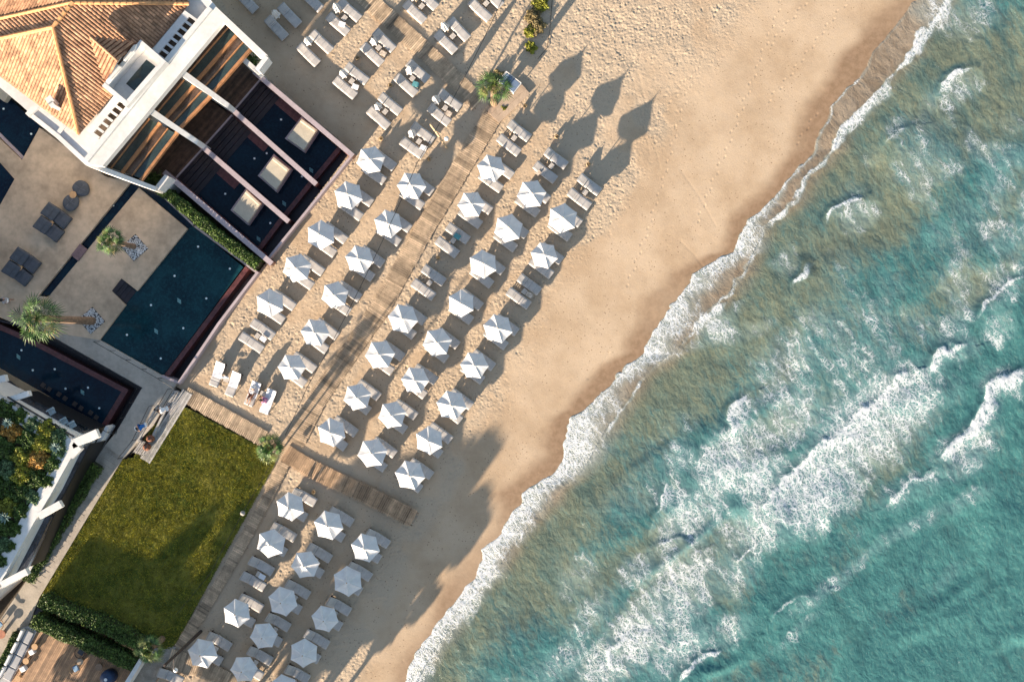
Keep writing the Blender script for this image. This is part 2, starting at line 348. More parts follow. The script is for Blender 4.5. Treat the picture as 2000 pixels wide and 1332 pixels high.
crest([(1336,1345),(1342,1325),(1360,1300),(1385,1284),(1420,1270)], 4, 8, .85, 40, .35, .12)
crest([(1725,985),(1760,962),(1790,940),(1822,925),(1845,905)], 8, 7, .7, 60, .45, .1)
crest([(1280,1075),(1305,1065),(1330,1058),(1375,1062)], 6, 5, .65, 30, .4)
crest([(1440,1125),(1446,1095),(1458,1080),(1500,1060)], 5, 5, .6, 40, .35)
crest([(1500,1225),(1522,1196),(1560,1170),(1610,1150)], 6, 4, .45, 24, .25)
for k in range(0):   # thin drifting foam streaks
    x0 = random.uniform(1120, 1960); y0 = random.uniform(60, 1300)
    if front_d(np.array(x0), np.array(y0), REAR) < 60: continue
    ang = random.uniform(.9, 1.25); L = random.uniform(40, 110); pts = [(x0+math.cos(ang+random.uniform(-.25,.25))*L*q/3, y0+math.sin(ang)*L*q/3) for q in range(4)]
    crest(pts, 3, 3, random.uniform(.45, .75), 0, 0, .0)
# shoreline swash: foam front, rear breaking line, lace in between
yk = SY_; w1 = np.interp(yk, [0,40,130,180,240,300,420,480,560,650,700,760,790,830,900,950,1332], [.25,.35,.35,.5,.45,.5,.7,.9,.85,.85,.9,.6,.75,.9,1,1,1])
thick = np.interp(yk, [0,120,200,260,300,360,440,500,600,700,760,790,860,920,960,1332], [5,5,6,6,7,9,26,38,38,42,30,46,55,40,34,26])
d2r = d2+22*(fbm(SX_/26, SY_/26, 3, 44)-.5)
foam = np.maximum(foam, np.where(d1 > -2, np.exp(-((d1-2)/3.5)**2), 0)*np.clip(w1*1.1, 0, 1)*.95)
foam = np.maximum(foam, np.where(d1 > 0, w1*(.92-.40*np.clip(d1/thick, 0, 1.6)), 0)*(d1 < thick*1.7))
wr = np.interp(yk, [0,60,120,140,200,290,300,330,420,520,560,680,700,770,820,900,960,1332], [.95,1,1,.6,1,1,.7,.8,.7,.5,.6,.5,.45,.5,.6,.55,.3,.1])
wt = np.interp(yk, [0,120,140,190,250,290,330,440,600,1332], [20,14,6,26,26,10,10,12,7,5])
foam = np.maximum(foam, np.where(d2r > 0, np.exp(-(d2r/wt)**2), np.exp(-(d2r/4)**2))*wr*(.55+.75*fbm(SX_/30, SY_/30, 2, 33)))
foam = np.where((d2 > 5) & (foam < .28), foam*.8+.02, foam)
deep = .30+.40*ss(d2, 15, 600) + .95*(fbm(SX_/150+.4*SY_/150, SY_/110, 3, 88)-.5)+.28*ss(SX_*.8+SY_, 2350, 2850) + .18*ss(SX_+SY_, 2300, 3100) - .30*ss(-(SX_*.5-SY_), 100, 900)*0
ol = np.exp(-(((SX_-1600)/260)**2+((SY_-560)/190)**2)); deep -= .22*ol
sw_u = (SX_*.66+SY_*.75); sw_v = SX_*.75-SY_*.66
swell = fbm(sw_u/95+1.2*fbm(SX_/160, SY_/160, 2, 12), sw_v/330, 2, 63)   # swell lines, crests drawn out along the shore
swell = 1-np.abs(2*swell-1); swell = ss(swell, .45, 1.0)
deep += .42*swell*ss(d2, 30, 160) - .05
hz = ss(d2, 20, 90)
foam = np.maximum(foam, hz*(.12+.30*ss(fbm(SX_/75+3, SY_/75, 3, 19), .38, .66)*(.4+.6*ss(SX_+.55*SY_, 1500, 2100)))*(1-.75*np.exp(-(((SX_-1450)/190)**2+((SY_-560)/170)**2)))*(1-.95*ss(SX_*.75+SY_, 2230, 2420)))
deep = np.where(d2 < 0, 0, deep); brown = 1-ss(d2+20*(fbm(SX_/40, SY_/40, 2, 5)-.5), -12, 38)
# relief of the water
u = Xs*.62+Ys*.78; vv = Xs*.78-Ys*.62    # along shore / seaward
wz = .16*(fbm(vv/2.6+.35*fbm(u/4, vv/4, 2, 2), u/6.5, 3, 31)-.5) + .09*(fbm(Xs*1.3, Ys*1.3, 4, 14, .6)-.5) + lift
wz += .22*swell*hz; wz *= ss(d2, -10, 60)*.85+.15
SEA = -.33
zs = shore_z(SX_, SY_)
Zs = np.where(d2 > 0, SEA, zs+.02+(SEA+.05-zs-.02)*ss(d1/(np.maximum(d1-d2, 1)), 0, 1)) + wz*ss(d1, -2, 30) + .012*np.exp(-((d1-4)/6)**2) + .10*np.exp(-((d2-5)/10)**2)*wr
Zs = np.maximum(Zs, zs+.012); Zs = np.where(d1 < 0, zs-.06+.072*ss(d1, -5, 0), Zs)
F, used = grid_faces(nsx, nsy, d1 > -5)
m_sea, t, b = new_mat('sea_water'); L = m_sea.node_tree.links
v = t.coord(); fo = t.attr('foam'); dp = t.attr('deep'); br = t.attr('brown')
wn = t.n('ShaderNodeTexNoise', i_Scale=.8, i_Detail=5.0, i_Roughness=.6); L.new(v, wn.inputs['Vector'])
wsc = t.n('ShaderNodeVectorMath', operation='SUBTRACT'); L.new(wn.outputs['Color'], wsc.inputs[0]); wsc.inputs[1].default_value = (.5,.5,.5)
ws2 = t.n('ShaderNodeVectorMath', operation='SCALE'); L.new(wsc.outputs[0], ws2.inputs[0]); ws2.inputs['Scale'].default_value = 1.15
va = t.n('ShaderNodeVectorMath', operation='ADD'); L.new(v, va.inputs[0]); L.new(ws2.outputs[0], va.inputs[1]); wv = va.outputs[0]
SA = math.radians(-60)
stv = t.mapping(wv, SA, (.30, 1, 1)); stl = t.mapping(wv, SA, (.46, 1, 1)); stm = t.mapping(wv, SA, (.7, 1, 1))
def vor(vec, sc_, feat='DISTANCE_TO_EDGE'):
    nd = t.n('ShaderNodeTexVoronoi', feature=feat, i_Scale=sc_); L.new(vec, nd.inputs['Vector']); return nd.outputs['Distance']
e1 = vor(stl, 1.15); e2 = vor(stl, 2.7); e3 = vor(stm, 6.2)
gate = t.m('ADD', t.m('MULTIPLY', t.noise(stl, .75, 6, .66, .5), .55), t.m('MULTIPLY', t.noise(stv, 1.5, 4, .6, .3), .45)); fine = t.noise(wv, 7, 4, .7, 1.2)
av = t.m('SUBTRACT', t.m('MULTIPLY', fo, 1.25), t.m('MULTIPLY', t.m('SUBTRACT', gate, .29), 1.8)); av = t.m('MAXIMUM', av, 0.0)
wob = t.m('MULTIPLY', t.m('SUBTRACT', fine, .5), .10)
def fil(e, k_, soft):
    d_ = t.m('SUBTRACT', t.m('MULTIPLY', av, k_), t.m('ADD', e, wob)); return t.ramp(d_, -soft, soft)
fm = t.m('MAXIMUM', t.m('MAXIMUM', fil(e1, .07, .022), fil(e2, .14, .035)), fil(e3, .17, .055))
fm = t.m('MAXIMUM', fm, t.ramp(av, .78, 1.05)); fm = t.m('MULTIPLY', fm, t.ramp(av, .03, .30))
# tiny white flecks
fl = t.m('MULTIPLY', t.ramp(t.noise(wv, 11, 2, .6), .66, .74), t.ramp(t.noise(stl, .8, 3, .6), .45, .65)); fl = t.m('MULTIPLY', fl, t.ramp(br, .2, .9, .55, .1))
fm2 = t.m('MAXIMUM', fm, fl)
st1 = t.noise(stv, 1.1, 6, .68, .3); st2 = t.noise(t.mapping(wv, SA, (.25, 1, 1)), 3.2, 4, .65, .2); big = t.noise(wv, .16, 3, .5)
k = t.m('ADD', dp, t.m('MULTIPLY', t.m('SUBTRACT', st1, .5), 1.5)); k = t.m('ADD', k, t.m('MULTIPLY', t.m('SUBTRACT', big, .5), .8))
k = t.m('ADD', k, t.m('MULTIPLY', t.m('SUBTRACT', st2, .5), 1.3))
cr = t.n('ShaderNodeValToRGB'); L.new(k, cr.inputs[0]); cr.color_ramp.interpolation = 'B_SPLINE'
el = cr.color_ramp.elements; el[0].position = 0; el[0].color = (0.132,0.157,0.105,1); el[1].position = 1; el[1].color = (0.027,0.173,0.173,1)
for p_, c_ in ((.25,(0.119,0.162,0.119,1)),(.45,(0.112,0.169,0.135,1)),(.65,(0.073,0.166,0.154,1)),(.82,(0.043,0.146,0.150,1))):
    e_ = el.new(p_); e_.color = c_
st3 = t.noise(t.mapping(wv, SA, (.16, 1, 1)), 8.5, 3, .65, .1); st4 = t.noise(t.mapping(wv, SA, (.4, 1, 1)), .55, 4, .6)
c = t.mix(t.m('MULTIPLY', t.ramp(st3, .48, .75), .6), cr.outputs[0], t.mix(t.ramp(dp, .3, .9), (.215,.21,.12), (.12,.25,.21))); c = t.mix(t.m('MULTIPLY', t.ramp(st4, .48, .68), .45), c, (.018,.085,.095)); c = t.mix(t.m('MULTIPLY', t.ramp(st3, .28, .5, 1, 0), .42), c, (.03,.075,.07))
c = t.mix(t.m('MULTIPLY', t.attr('face'), .8), c, (.012,.070,.088))
bro = t.mix(t.ramp(st1, .35, .65), (.20,.145,.092), (.29,.225,.155))
c = t.mix(br, c, bro)
fcol = t.mix(t.ramp(fine, .32, .62), (.42,.50,.54), (.72,.72,.73)); c = t.mix(t.m('MULTIPLY', fm2, .95), c, fcol)
# milky halo of aerated water round the foam
halo = t.m('MULTIPLY', t.ramp(fo, .15, .75), .46); c = t.mix(t.m('MULTIPLY', halo, t.m('SUBTRACT', 1.0, fm2)), c, (.24,.40,.42))
hs_ = t.n('ShaderNodeHueSaturation'); hs_.inputs['Saturation'].default_value = .84; hs_.inputs['Value'].default_value = 1.05; L.new(c, hs_.inputs['Color']); L.new(hs_.outputs[0], b.inputs['Base Color'])
L.new(t.m('ADD', t.m('MULTIPLY', fm2, .5), .22), b.inputs['Roughness']); b.inputs['IOR'].default_value = 1.33
h = t.m('ADD', t.m('MULTIPLY', t.noise(stl, 2.6, 5, .62), .9), t.m('MULTIPLY', fm2, .22)); h = t.m('ADD', h, t.m('MULTIPLY', fine, .18))
L.new(t.bump(h, .5, .16), b.inputs['Normal'])
co = np.stack([Xs, Ys, Zs], -1).reshape(-1, 3)[used]
sea = mesh_np('sea', co, F, m_sea, {'foam': foam.reshape(-1)[used], 'deep': deep.reshape(-1)[used], 'brown': brown.reshape(-1)[used], 'face': face.reshape(-1)[used]})
tag(sea, kind='structure')

# open water and beach beyond the detailed strip
m_far, t, b = new_mat('open_water'); v = t.coord(); c = t.mix(t.noise(v, .12, 5, .6), (.03,.13,.13), (.06,.18,.165)); m_far.node_tree.links.new(c, b.inputs['Base Color']); b.inputs['Roughness'].default_value = .25
m_far.node_tree.links.new(t.bump(t.noise(v, .9, 5, .6), .6, .3), b.inputs['Normal'])
for poly in ([(45.8,-31),(900,-31),(900,31),(45.8,31)], [(-13,-31.0),(900,-31.0),(900,-900),(-520,-900)], [(38,31.0),(900,31.0),(900,900),(560,900)]):
    b = MB(); b.prism(poly, SEA-.3, SEA-.03); o = b.build('open_sea', m_far); tag(o, kind='structure')
for poly in ([(-29,-31.0),(-13,-31.0),(-520,-900),(-900,-900)], [(-25,31.0),(38,31.0),(560,900),(-100,900)]):
    b = MB(); b.prism(poly, -.6, -.12); o = b.build('beach_beyond', m_sand); tag(o, kind='structure')
# ---------------- boardwalks ----------------
m_plank = mat('weathered_planks', (.47,.36,.255), .85, .22, 2.5, .3, 30, tone=.6, spec=.2)
m_plank_d = mat('brown_planks', (.30,.19,.115), .85, .22, 2.5, .3, 30, tone=.40, spec=.2)
def boardwalk(name, pts, width, z=.12, pw=.155, m=None, along=False, curve_px=True):
    """planks laid across (or along) a px polyline; width px"""
    b = MB(); P3 = [P(x, y, z) for x, y in pts]; seg = [(a, c) for a, c in zip(P3[:-1], P3[1:])]
    W = width/PX
    if along:
        a, c = seg[0]; d = (c-a).normalized(); nrm = Vector((-d.y, d.x, 0)); L_ = (c-a).length; rz = math.atan2(d.y, d.x); n = max(1, round(W/pw))
        for i in range(n):
            o_ = (i+.5-n/2)*W/n; b.box((a+c)/2+nrm*o_+Vector((0,0,-.025+random.uniform(-.004,.004))), (L_+random.uniform(-.05,.05), W/n-.012, .05), rz, tone=random.random())
    else:
        tot = sum((c-a).length for a, c in seg); n = int(tot/pw); cum = [0]
        for a, c in seg: cum.append(cum[-1]+(c-a).length)
        def at(s):
            for i, (a, c) in enumerate(seg):
                if s <= cum[i+1] or i == len(seg)-1: return a+(c-a).normalized()*(s-cum[i]), (c-a).normalized()
        tn = .5
        for i in range(n):
            p, _ = at((i+.5)*pw); p1, _ = at(max(0, (i-6)*pw)); p2, _ = at(min(tot, (i+7)*pw)); d = (p2-p1).normalized(); rz = math.atan2(d.y, d.x)
            tn = .55*tn+.45*random.random() if random.random() > .1 else random.random()
            nrm = Vector((-d.y, d.x, 0))
            b.box(p+nrm*random.uniform(-.03,.03)+Vector((0,0,-.02+random.uniform(-.006,.006))), (pw-.038, W+random.uniform(-.06,.05), .04), rz+random.uniform(-.006,.006), tone=min(1, max(0, .1+.8*tn+random.uniform(-.15,.15))))
        for s_ in (-.38, .38):   # joists
            for a, c in seg:
                d = (c-a).normalized(); nrm = Vector((-d.y, d.x, 0)); b.box((a+c)/2+nrm*s_*W+Vector((0,0,-.09)), ((c-a).length, .08, .09), math.atan2(d.y, d.x), tone=.2)
    o = b.build(name, m or m_plank); tag(o, kind='structure'); return o
boardwalk('boardwalk', [(971,212),(829,447),(744,600),(645,742),(617,783),(574,868)], 38)
boardwalk('boardwalk', [(556,884),(604,914),(716,966),(811,1015)], 35, z=.135, m=mat('russet_planks', (.42,.29,.19), .85, .22, 2.5, .3, 30, tone=.62, spec=.2))
boardwalk('boardwalk', [(360,770),(517,858)], 32, z=.13)
boardwalk('boardwalk', [(556,905),(520,975),(440,1120),(349,1268)], 22, z=.13)
boardwalk('boardwalk', [(330,1284),(395,1305),(475,1345)], 36, z=.11)
boardwalk('boardwalk', [(690,-25),(718,0),(823,93),(938,203)], 35, z=.11)
boardwalk('boardwalk', [(1023,170),(962,228)], 36, z=.20, pw=.42, along=True, m=mat('pale_planks', (.50,.38,.28), .85, .15, 2.5, .3, 30, tone=.2, spec=.2))
# ---------------- sun loungers ----------------
m_cush = mat('beige_canvas', (.455,.43,.41), .9, .08, 2.0, .12, 60, tone=.16, spec=.15)
m_cush2 = mat('grey_canvas', (.40,.40,.41), .9, .06, 2.0, .12, 60, spec=.15)
m_pipe = mat('cushion_piping', (.22,.20,.19), .9, .05)
m_frame = mat('dark_stained_wood', (.055,.035,.025), .6, .2, 6)
m_white = mat('white_cloth', (.80,.79,.78), .9, .03, 3, .1, 20, spec=.15)
m_towel = mat('white_towel', (.78,.78,.80), .95, .04, 3, .3, 40, spec=.1)
def cushion(L_, W_, T, nx_, ny_, seams, seed, curve=None):
    """padded slab from x=0..L_; seams = x positions of stitched channels"""
    b = MB(); b.smooth = True; rr = random.Random(seed); ph = [rr.random()*6 for _ in range(4)]
    vs = []; top = []
    def H_(x, y):
        ex = min(x, L_-x); ey = W_/2-abs(y); e = min(1, ex/.05)*.5+.5; e2 = min(1, ey/.05)*.5+.5
        h_ = T*min(e, e2)
        for s_ in seams: h_ -= .028*math.exp(-((x-s_)/.016)**2)
        h_ += .006*math.sin(x*9+ph[0]+y*4)+.005*math.sin(y*13+ph[1]+x*3)
        return h_
    xs = sorted(set([0, .02, .05]+[L_*i/nx_ for i in range(1, nx_)]+[s_+d_ for s_ in seams for d_ in (-.03, -.012, 0, .012, .03)]+[L_-.05, L_-.02, L_])); ys = [-W_/2, -W_/2+.02, -W_/2+.05]+[-W_/2+W_*i/ny_ for i in range(1, ny_)]+[W_/2-.05, W_/2-.02, W_/2]
    ys = sorted(ys); n, m_ = len(xs), len(ys)
    def corner(x, y):   # rounded outline
        r = .07; cx_ = max(r, min(L_-r, x)); cy_ = max(-W_/2+r, min(W_/2-r, y)); dx, dy = x-cx_, y-cy_; d = math.hypot(dx, dy)
        if d > r: x, y = cx_+dx*r/d, cy_+dy*r/d
        return x, y
    for x in xs:
        for y in ys:
            X_, Y_ = corner(x, y); vs.append((X_, Y_, H_(x, y)))
    for x in xs:
        for y in ys:
            X_, Y_ = corner(x, y); vs.append((X_, Y_, 0))
    f = []
    for i in range(n-1):
        for j in range(m_-1):
            a = i*m_+j; f.append((a, a+m_, a+m_+1, a+1)); q = n*m_; f.append((q+a, q+a+1, q+a+m_+1, q+a+m_))
    for i in range(n-1):
        for j in (0, m_-1):
            a = i*m_+j; q = n*m_; f.append((a, q+a, q+a+m_, a+m_) if j == 0 else (a, a+m_, q+a+m_, q+a))
    for j in range(m_-1):
        for i in (0, n-1):
            a = i*m_+j; q = n*m_; f.append((a, a+1, q+a+1, q+a) if i == 0 else (a, q+a, q+a+1, a+1))
    b.add(vs, f); return b
def make_lounger(seed, ang=24):
    rr = random.Random(seed); root = empty('sun_lounger'); r0 = empty('x'); bpy.data.objects.remove(r0)
    f = MB()
    for sy in (-1, 1):
        f.box((.0, sy*.33, .24), (1.88, .05, .07)); f.box((-.85, sy*.33, .11), (.06,.05,.24)); f.box((.82, sy*.33, .11), (.06,.05,.24))
    for i in range(12): f.box((-.86+i*.156, 0, .265), (.09, .66, .02))
    f.build('frame', m_frame, root)
    a = math.radians(ang)
    bf = MB(); c0 = Vector((-.30, 0, .28)); d_ = Vector((-math.cos(a), 0, math.sin(a)))
    for sy in (-.30, .30): bf.tube([c0+Vector((0,sy,0)), c0+Vector((0,sy,0))+d_*.70], .022, 6)
    bf.tube([c0+d_*.70+Vector((0,-.31,0)), c0+d_*.70+Vector((0,.31,0))], .022, 6); bf.tube([c0+d_*.5, c0+d_*.5+Vector((.1,0,-.3*math.sin(a)*1.4))], .015, 6)
    bf.build('backrest_frame', m_frame, root)
    s_ = cushion(1.33, .76, .105, 12, 5, [.45, .86] if seed % 3 else [.42], seed).build('seat_cushion', m_cush, root, (-.31, 0, .285))
    k = cushion(.76, .76, .10, 8, 5, [.16, .30] if seed % 2 else [.18], seed+50).build('back_cushion', m_cush, root, (-.31, 0, .30)); k.rotation_euler = (0, -a, math.pi); k.rotation_euler = (0, 0, math.pi)
    k.matrix_local = Matrix.Translation((-.31, 0, .29)) @ Matrix.Rotation(a, 4, 'Y') @ Matrix.Rotation(math.pi, 4, 'Z')
    cush_pipe = MB(); cush_pipe.tube([(.715,-.36,.10),(.715,.36,.10)], .012, 5); cush_pipe.build('piping', m_pipe, k)
    return root
LOUNGERS = [make_lounger(i, a) for i, a in enumerate((24, 30, 20, 34))]
used_proto = [False]*4
def place_lounger(x, y, rz, label, group, v=None, z=None):
    v = random.randrange(4) if v is None else v
    if used_proto[v]: o = copy_tree(LOUNGERS[v])
    else: o = LOUNGERS[v]; used_proto[v] = True
    o.location = (x, y, sand_z(x, y)-.03 if z is None else z); o.rotation_euler = (0, 0, rz+random.uniform(-.025, .025)); tag(o, label, 'sun lounger', group); return o
# side table
m_tabletop = mat('whitewashed_slats', (.62,.56,.50), .8, .1, 5)
def make_table():
    root = empty('side_table'); b = MB()
    for i in range(5): b.box((0, (i-2)*.085, .40), (.36, .062, .025))
    b.build('table_top', m_tabletop, root); f = MB()
    for sx in (-1, 1):
        f.box((sx*.17, 0, .375), (.03, .40, .025))
        for sy in (-1, 1): f.box((sx*.17, sy*.17, .18), (.03, .03, .38))
    f.build('base', m_frame, root); return root
TABLE = make_table(); tab_used = False
def place_table(x, y, rz, label, group='slatted side tables between the loungers'):
    global tab_used
    o = copy_tree(TABLE) if tab_used else TABLE; tab_used = True
    o.location = (x, y, sand_z(x, y)-.02); o.rotation_euler = (0,0,rz); tag(o, label, 'side table', group); return o
# ---------------- parasols ----------------
m_canopy, t, b = new_mat('white_parasol_cloth')
v = t.coord(); n_ = t.noise(v, 1.6, 4, .55)
m_canopy.node_tree.links.new(t.mix(t.ramp(n_, .3, .7), (.68,.67,.66), (.80,.79,.78)), b.inputs['Base Color']); b.inputs['Roughness'].default_value = .85
b.inputs['Specular IOR Level'].default_value = .15
m_canopy.node_tree.links.new(t.bump(t.noise(v, 3.2, 4, .6), .35, .05), b.inputs['Normal'])
tr = t.n('ShaderNodeBsdfTranslucent'); tr.inputs[0].default_value = (.75,.70,.62,1); mx = t.n('ShaderNodeMixShader'); mx.inputs[0].default_value = .13
out = m_canopy.node_tree.nodes['Material Output']; m_canopy.node_tree.links.new(b.outputs[0], mx.inputs[1]); m_canopy.node_tree.links.new(tr.outputs[0], mx.inputs[2]); m_canopy.node_tree.links.new(mx.outputs[0], out.inputs[0])
m_pole = mat('pale_wood_pole', (.45,.33,.22), .6, .1)
RC, ZR, ZA = 1.13, 2.2, 2.72
def make_parasol(seed):
    rr = random.Random(seed); root = empty('parasol'); b = MB(); b.smooth = False
    vs = []; fs = []; nr = 6; na = 6; sag = [rr.uniform(.03,.10) for _ in range(6)]
    nseg = 6*na
    def pt(k, r):
        a = k/nseg*2*math.pi; s_ = int(k/na) % 6; q = (k % na)/na
        a0 = s_*math.pi/3; a1 = a0+math.pi/3
        p0 = Vector((math.cos(a0), math.sin(a0), 0)); p1 = Vector((math.cos(a1), math.sin(a1), 0)); p = p0.lerp(p1, q)
        bow = 4*q*(1-q)
        p *= (1-.035*bow*r)     # scalloped hem
        z = ZR+(ZA-ZR)*(1-r)**.92 - sag[s_]*bow*math.sin(r*math.pi*.75) + .012*math.sin(7*q+5*r+seed)*bow
        return Vector((p.x*RC*r, p.y*RC*r, z))
    for i in range(nr+1):
        r = .07+.93*i/nr
        for k in range(nseg): vs.append(pt(k, r))
    for i in range(nr):
        for k in range(nseg): fs.append((i*nseg+k, (i+1)*nseg+k, (i+1)*nseg+(k+1)%nseg, i*nseg+(k+1)%nseg))
    o0 = len(vs)
    for k in range(nseg): p = pt(k, 1.0); vs.append(Vector((p.x*.995, p.y*.995, p.z-.07)))    # hem
    for k in range(nseg): fs.append((nr*nseg+k, o0+k, o0+(k+1)%nseg, nr*nseg+(k+1)%nseg))
    b.add(vs, fs); cn = b.build('canopy', m_canopy, root)
    vb = MB(); vb.add([(.22*math.cos(j*math.pi/3), .22*math.sin(j*math.pi/3), ZA-.05) for j in range(6)]+[(0,0,ZA+.05)], [(j,(j+1)%6,6) for j in range(6)]); vb.build('vent_cap', m_canopy, root)
    fb = MB(); fb.lathe([(.035,0),(.05,.04),(.028,.12),(.012,.24)], 8, (0,0,ZA+.02)); fb.build('finial', m_pole, root)
    pb = MB(); pb.tube([(0,0,-.3),(0,0,ZA)], .026, 10); pb.build('pole', m_pole, root)
    rb = MB()
    for j in range(6):
        a = j*math.pi/3; e = Vector((math.cos(a)*RC*.97, math.sin(a)*RC*.97, ZR-.02)); rb.tube([(0,0,ZA-.06), e], .012, 5)
        rb.tube([(0,0,ZR-.35), (e.x*.5, e.y*.5, (ZA+ZR)/2-.06)], .010, 5)
    rb.build('rib_frame', m_pole, root); return root
PARS = [make_parasol(s) for s in (1, 2, 3, 4, 5, 6)]; pu = [False]*6
m_pole_g = m_pole
def place_parasol(x, y, label, group='open white hexagonal parasols', rz=None):
    v = random.randrange(6); o = copy_tree(PARS[v]) if pu[v] else PARS[v]; pu[v] = True
    o.location = (x, y, sand_z(x, y)); o.rotation_euler = (random.uniform(-.05,.05), random.uniform(-.05,.05), random.uniform(0, math.pi/3) if rz is None else rz); o.scale = (random.uniform(.94,1.05),)*2+(random.uniform(.97,1.03),); tag(o, label, 'parasol', group); return o
def make_closed():
    root = empty('closed_parasol'); b = MB(); n = 24; vs = []; fs = []; prof = [(.05,1.0),(.13,1.12),(.17,1.3),(.16,1.6),(.12,1.95),(.10,2.2),(.06,2.42),(.02,2.5)]
    for i, (r, z) in enumerate(prof):
        for k in range(n):
            a = 2*math.pi*k/n; q = r*(1+.45*math.cos(6*a+i*.5)*(.9 if i < 6 else .3)); vs.append((q*math.cos(a+.12*i), q*math.sin(a+.12*i), z))
    for i in range(len(prof)-1):
        for k in range(n): fs.append((i*n+k, i*n+(k+1)%n, (i+1)*n+(k+1)%n, (i+1)*n+k))
    b.add(vs, fs); b.smooth = True; b.build('canopy', m_canopy, root)
    pb = MB(); pb.tube([(0,0,-.3),(0,0,2.55)], .026, 8); pb.build('pole', m_pole, root)
    sb = MB(); sb.lathe([(.17,-.03),(.18,0),(.17,.03)], 12, (0,0,1.45)); sb.build('strap', m_towel, root)
    return root
CLOSED = make_closed(); cu = False
def place_closed(x, y, label, group='closed white parasols between the loungers'):
    global cu
    o = copy_tree(CLOSED) if cu else CLOSED; cu = True
    o.location = (x, y, sand_z(x, y)); o.rotation_euler = (random.uniform(-.13,.13), random.uniform(-.13,.13), random.random()*6); o.scale = (1.5,1.5,1.0); tag(o, label, 'parasol', group); return o
ORD = ['first','second','third','fourth','fifth','sixth','seventh','eighth','ninth','tenth']
def pair(px, py, deg, where, table=True, ul=True, ll=True, ul_t='', ll_t='', grp=None, sep=1.36):
    """a pair of loungers; px,py = centre between the two, deg = axis angle down-right in the image"""
    c = P(px, py); a = -math.radians(deg); ax = Vector((math.cos(a), math.sin(a), 0)); nr_ = Vector((-ax.y, ax.x, 0)); g_ = grp or 'beige sun loungers set out in pairs on the sand'
    if ul: p = c+nr_*sep/2+ax*random.uniform(-.06,.06); place_lounger(p.x, p.y, a, f'upper beige lounger of the pair {where}{ul_t}', g_)
    if ll: p = c-nr_*sep/2+ax*random.uniform(-.06,.06); place_lounger(p.x, p.y, a, f'lower beige lounger of the pair {where}{ll_t}', g_)
    if table: p = c+ax*random.uniform(.0,.12); place_table(p.x, p.y, a, f'slatted table in the pair {where}')
    return c, a, ax, nr_
ROWS = [('the row beside the pools', 36, [(725,311),(680,384),(628,458),(581,522),(524,592),('n',504.6,655.7)]),
        ('the row inland of the long boardwalk', 36, [(803,362),(756,435),(703,506),(655,574),(611,650),(567,718)]),
        ('the row seaward of the long boardwalk', 36.5, [('s',1003,271),(962,328),(920,400),('n',884,470),('n',838,552),(786,621),(743,694),(696,773),(649,846)]),
        ('the middle row right of the boardwalk', 36.5, [('s',1075,325),(1036,377),(991,447),(943,519),(900,591),(853,669),(809,741),(768,811),(727,888)]),
        ("the upper block's row nearest the sea", 36.5, [('s',1141,376),(1100,425),(1062,499),('n',1023,569),(972,643),(924,712),(880,791),(839,860),(799,931)]),
        ("the lower block's row beside the lawn", 31, [(566,989),(526,1060),('n',505,1118),(460,1202),(396,1279)]),
        ("the lower block's middle row", 31, [(640,1029),(597,1102),(554,1176),(514,1241),(476,1308)]),
        ("the lower block's row nearest the sea", 31, [(714,1074),(676,1139),(634,1209),(591,1276),(551,1346)])]
for rname, deg, items in ROWS:
    for i, it in enumerate(items):
        bare = it[0] in ('n', 's'); a = -math.radians(deg); wh = f'{ORD[i]} pair down {rname}'
        if bare: c = P(it[1], it[2])
        else:
            g_ = P(it[0], it[1], 2.35); c = Vector((g_.x, g_.y, 0))+Vector((math.cos(a), math.sin(a), 0))*.33
        ax = Vector((math.cos(a), math.sin(a), 0)); nr_ = Vector((-ax.y, ax.x, 0)); g2 = 'beige sun loungers set out in pairs on the sand'
        bw = 'uncovered' if bare else 'beige'
        for sg, u_ in ((1, 'upper'), (-1, 'lower')):
            p = c+nr_*sg*.68+ax*random.uniform(-.06,.06); place_lounger(p.x, p.y, a, f'{u_} {bw} lounger of the {wh}', g2)
        p = c+ax*random.uniform(.02,.12); place_table(p.x, p.y, a, f'slatted table in the {wh}')
        if it[0] == 's':
            p = c-ax*.33; b = MB(); b.tube([(0,0,-.3),(0,0,1.35)], .032, 8); b.lathe([(.05,0),(.055,.06),(.04,.1)], 8, (0,0,1.3)); o = b.build('parasol_post', m_pole, None, (p.x, p.y, sand_z(p.x, p.y)))
            tag(o, f'bare parasol post between the {wh}', 'post', 'bare parasol posts')
        elif not bare: place_parasol(g_.x, g_.y, f'open white parasol over the {wh}')
# top blocks: closed parasols
TOP = [(555,46,46,'nearest the villa at the top',0),(673,37.5,41,'third from the villa, close to the picture top',1),(617,97.5,44,'second out from the villa corner',0),(740,96,43,'left of the upper boardwalk, near its shaded planks',1),
       (686.5,160,38,'seaward of the first villa pool',1),(806,156,41,'left of the upper boardwalk, middle of three',1),(751.6,219,40,'two rows in from the upper boardwalk',1),(868,212,37,'left of the palm by the boardwalk bend',1),
       (817,277,36,'beside the driftwood lamp post',1),(883.6,72.7,45,'right of the upper boardwalk, crossed by its edge shadow',1),(823,14,43,'right of the upper boardwalk at the picture edge',1),(949.5,10,43,'furthest right along the top edge',1)]
for px_, py_, dg, wh, tb in TOP:
    c, a, ax, nr_ = pair(px_, py_, dg, wh.replace(',', ''), table=bool(tb), sep=1.42)
    p = c-ax*.42; place_closed(p.x, p.y, f'closed white parasol between the loungers {wh.replace(",","")}')
for px_, py_, dg, wh in ((484,6,45,'grey-shaded lounger alone beside the villa wall at the top'),(610,4,43,'lounger alone between two pairs at the top edge')):
    c = P(px_, py_); place_lounger(c.x, c.y, -math.radians(dg), 'single beige '+wh, 'beige sun loungers set out in pairs on the sand', 1)
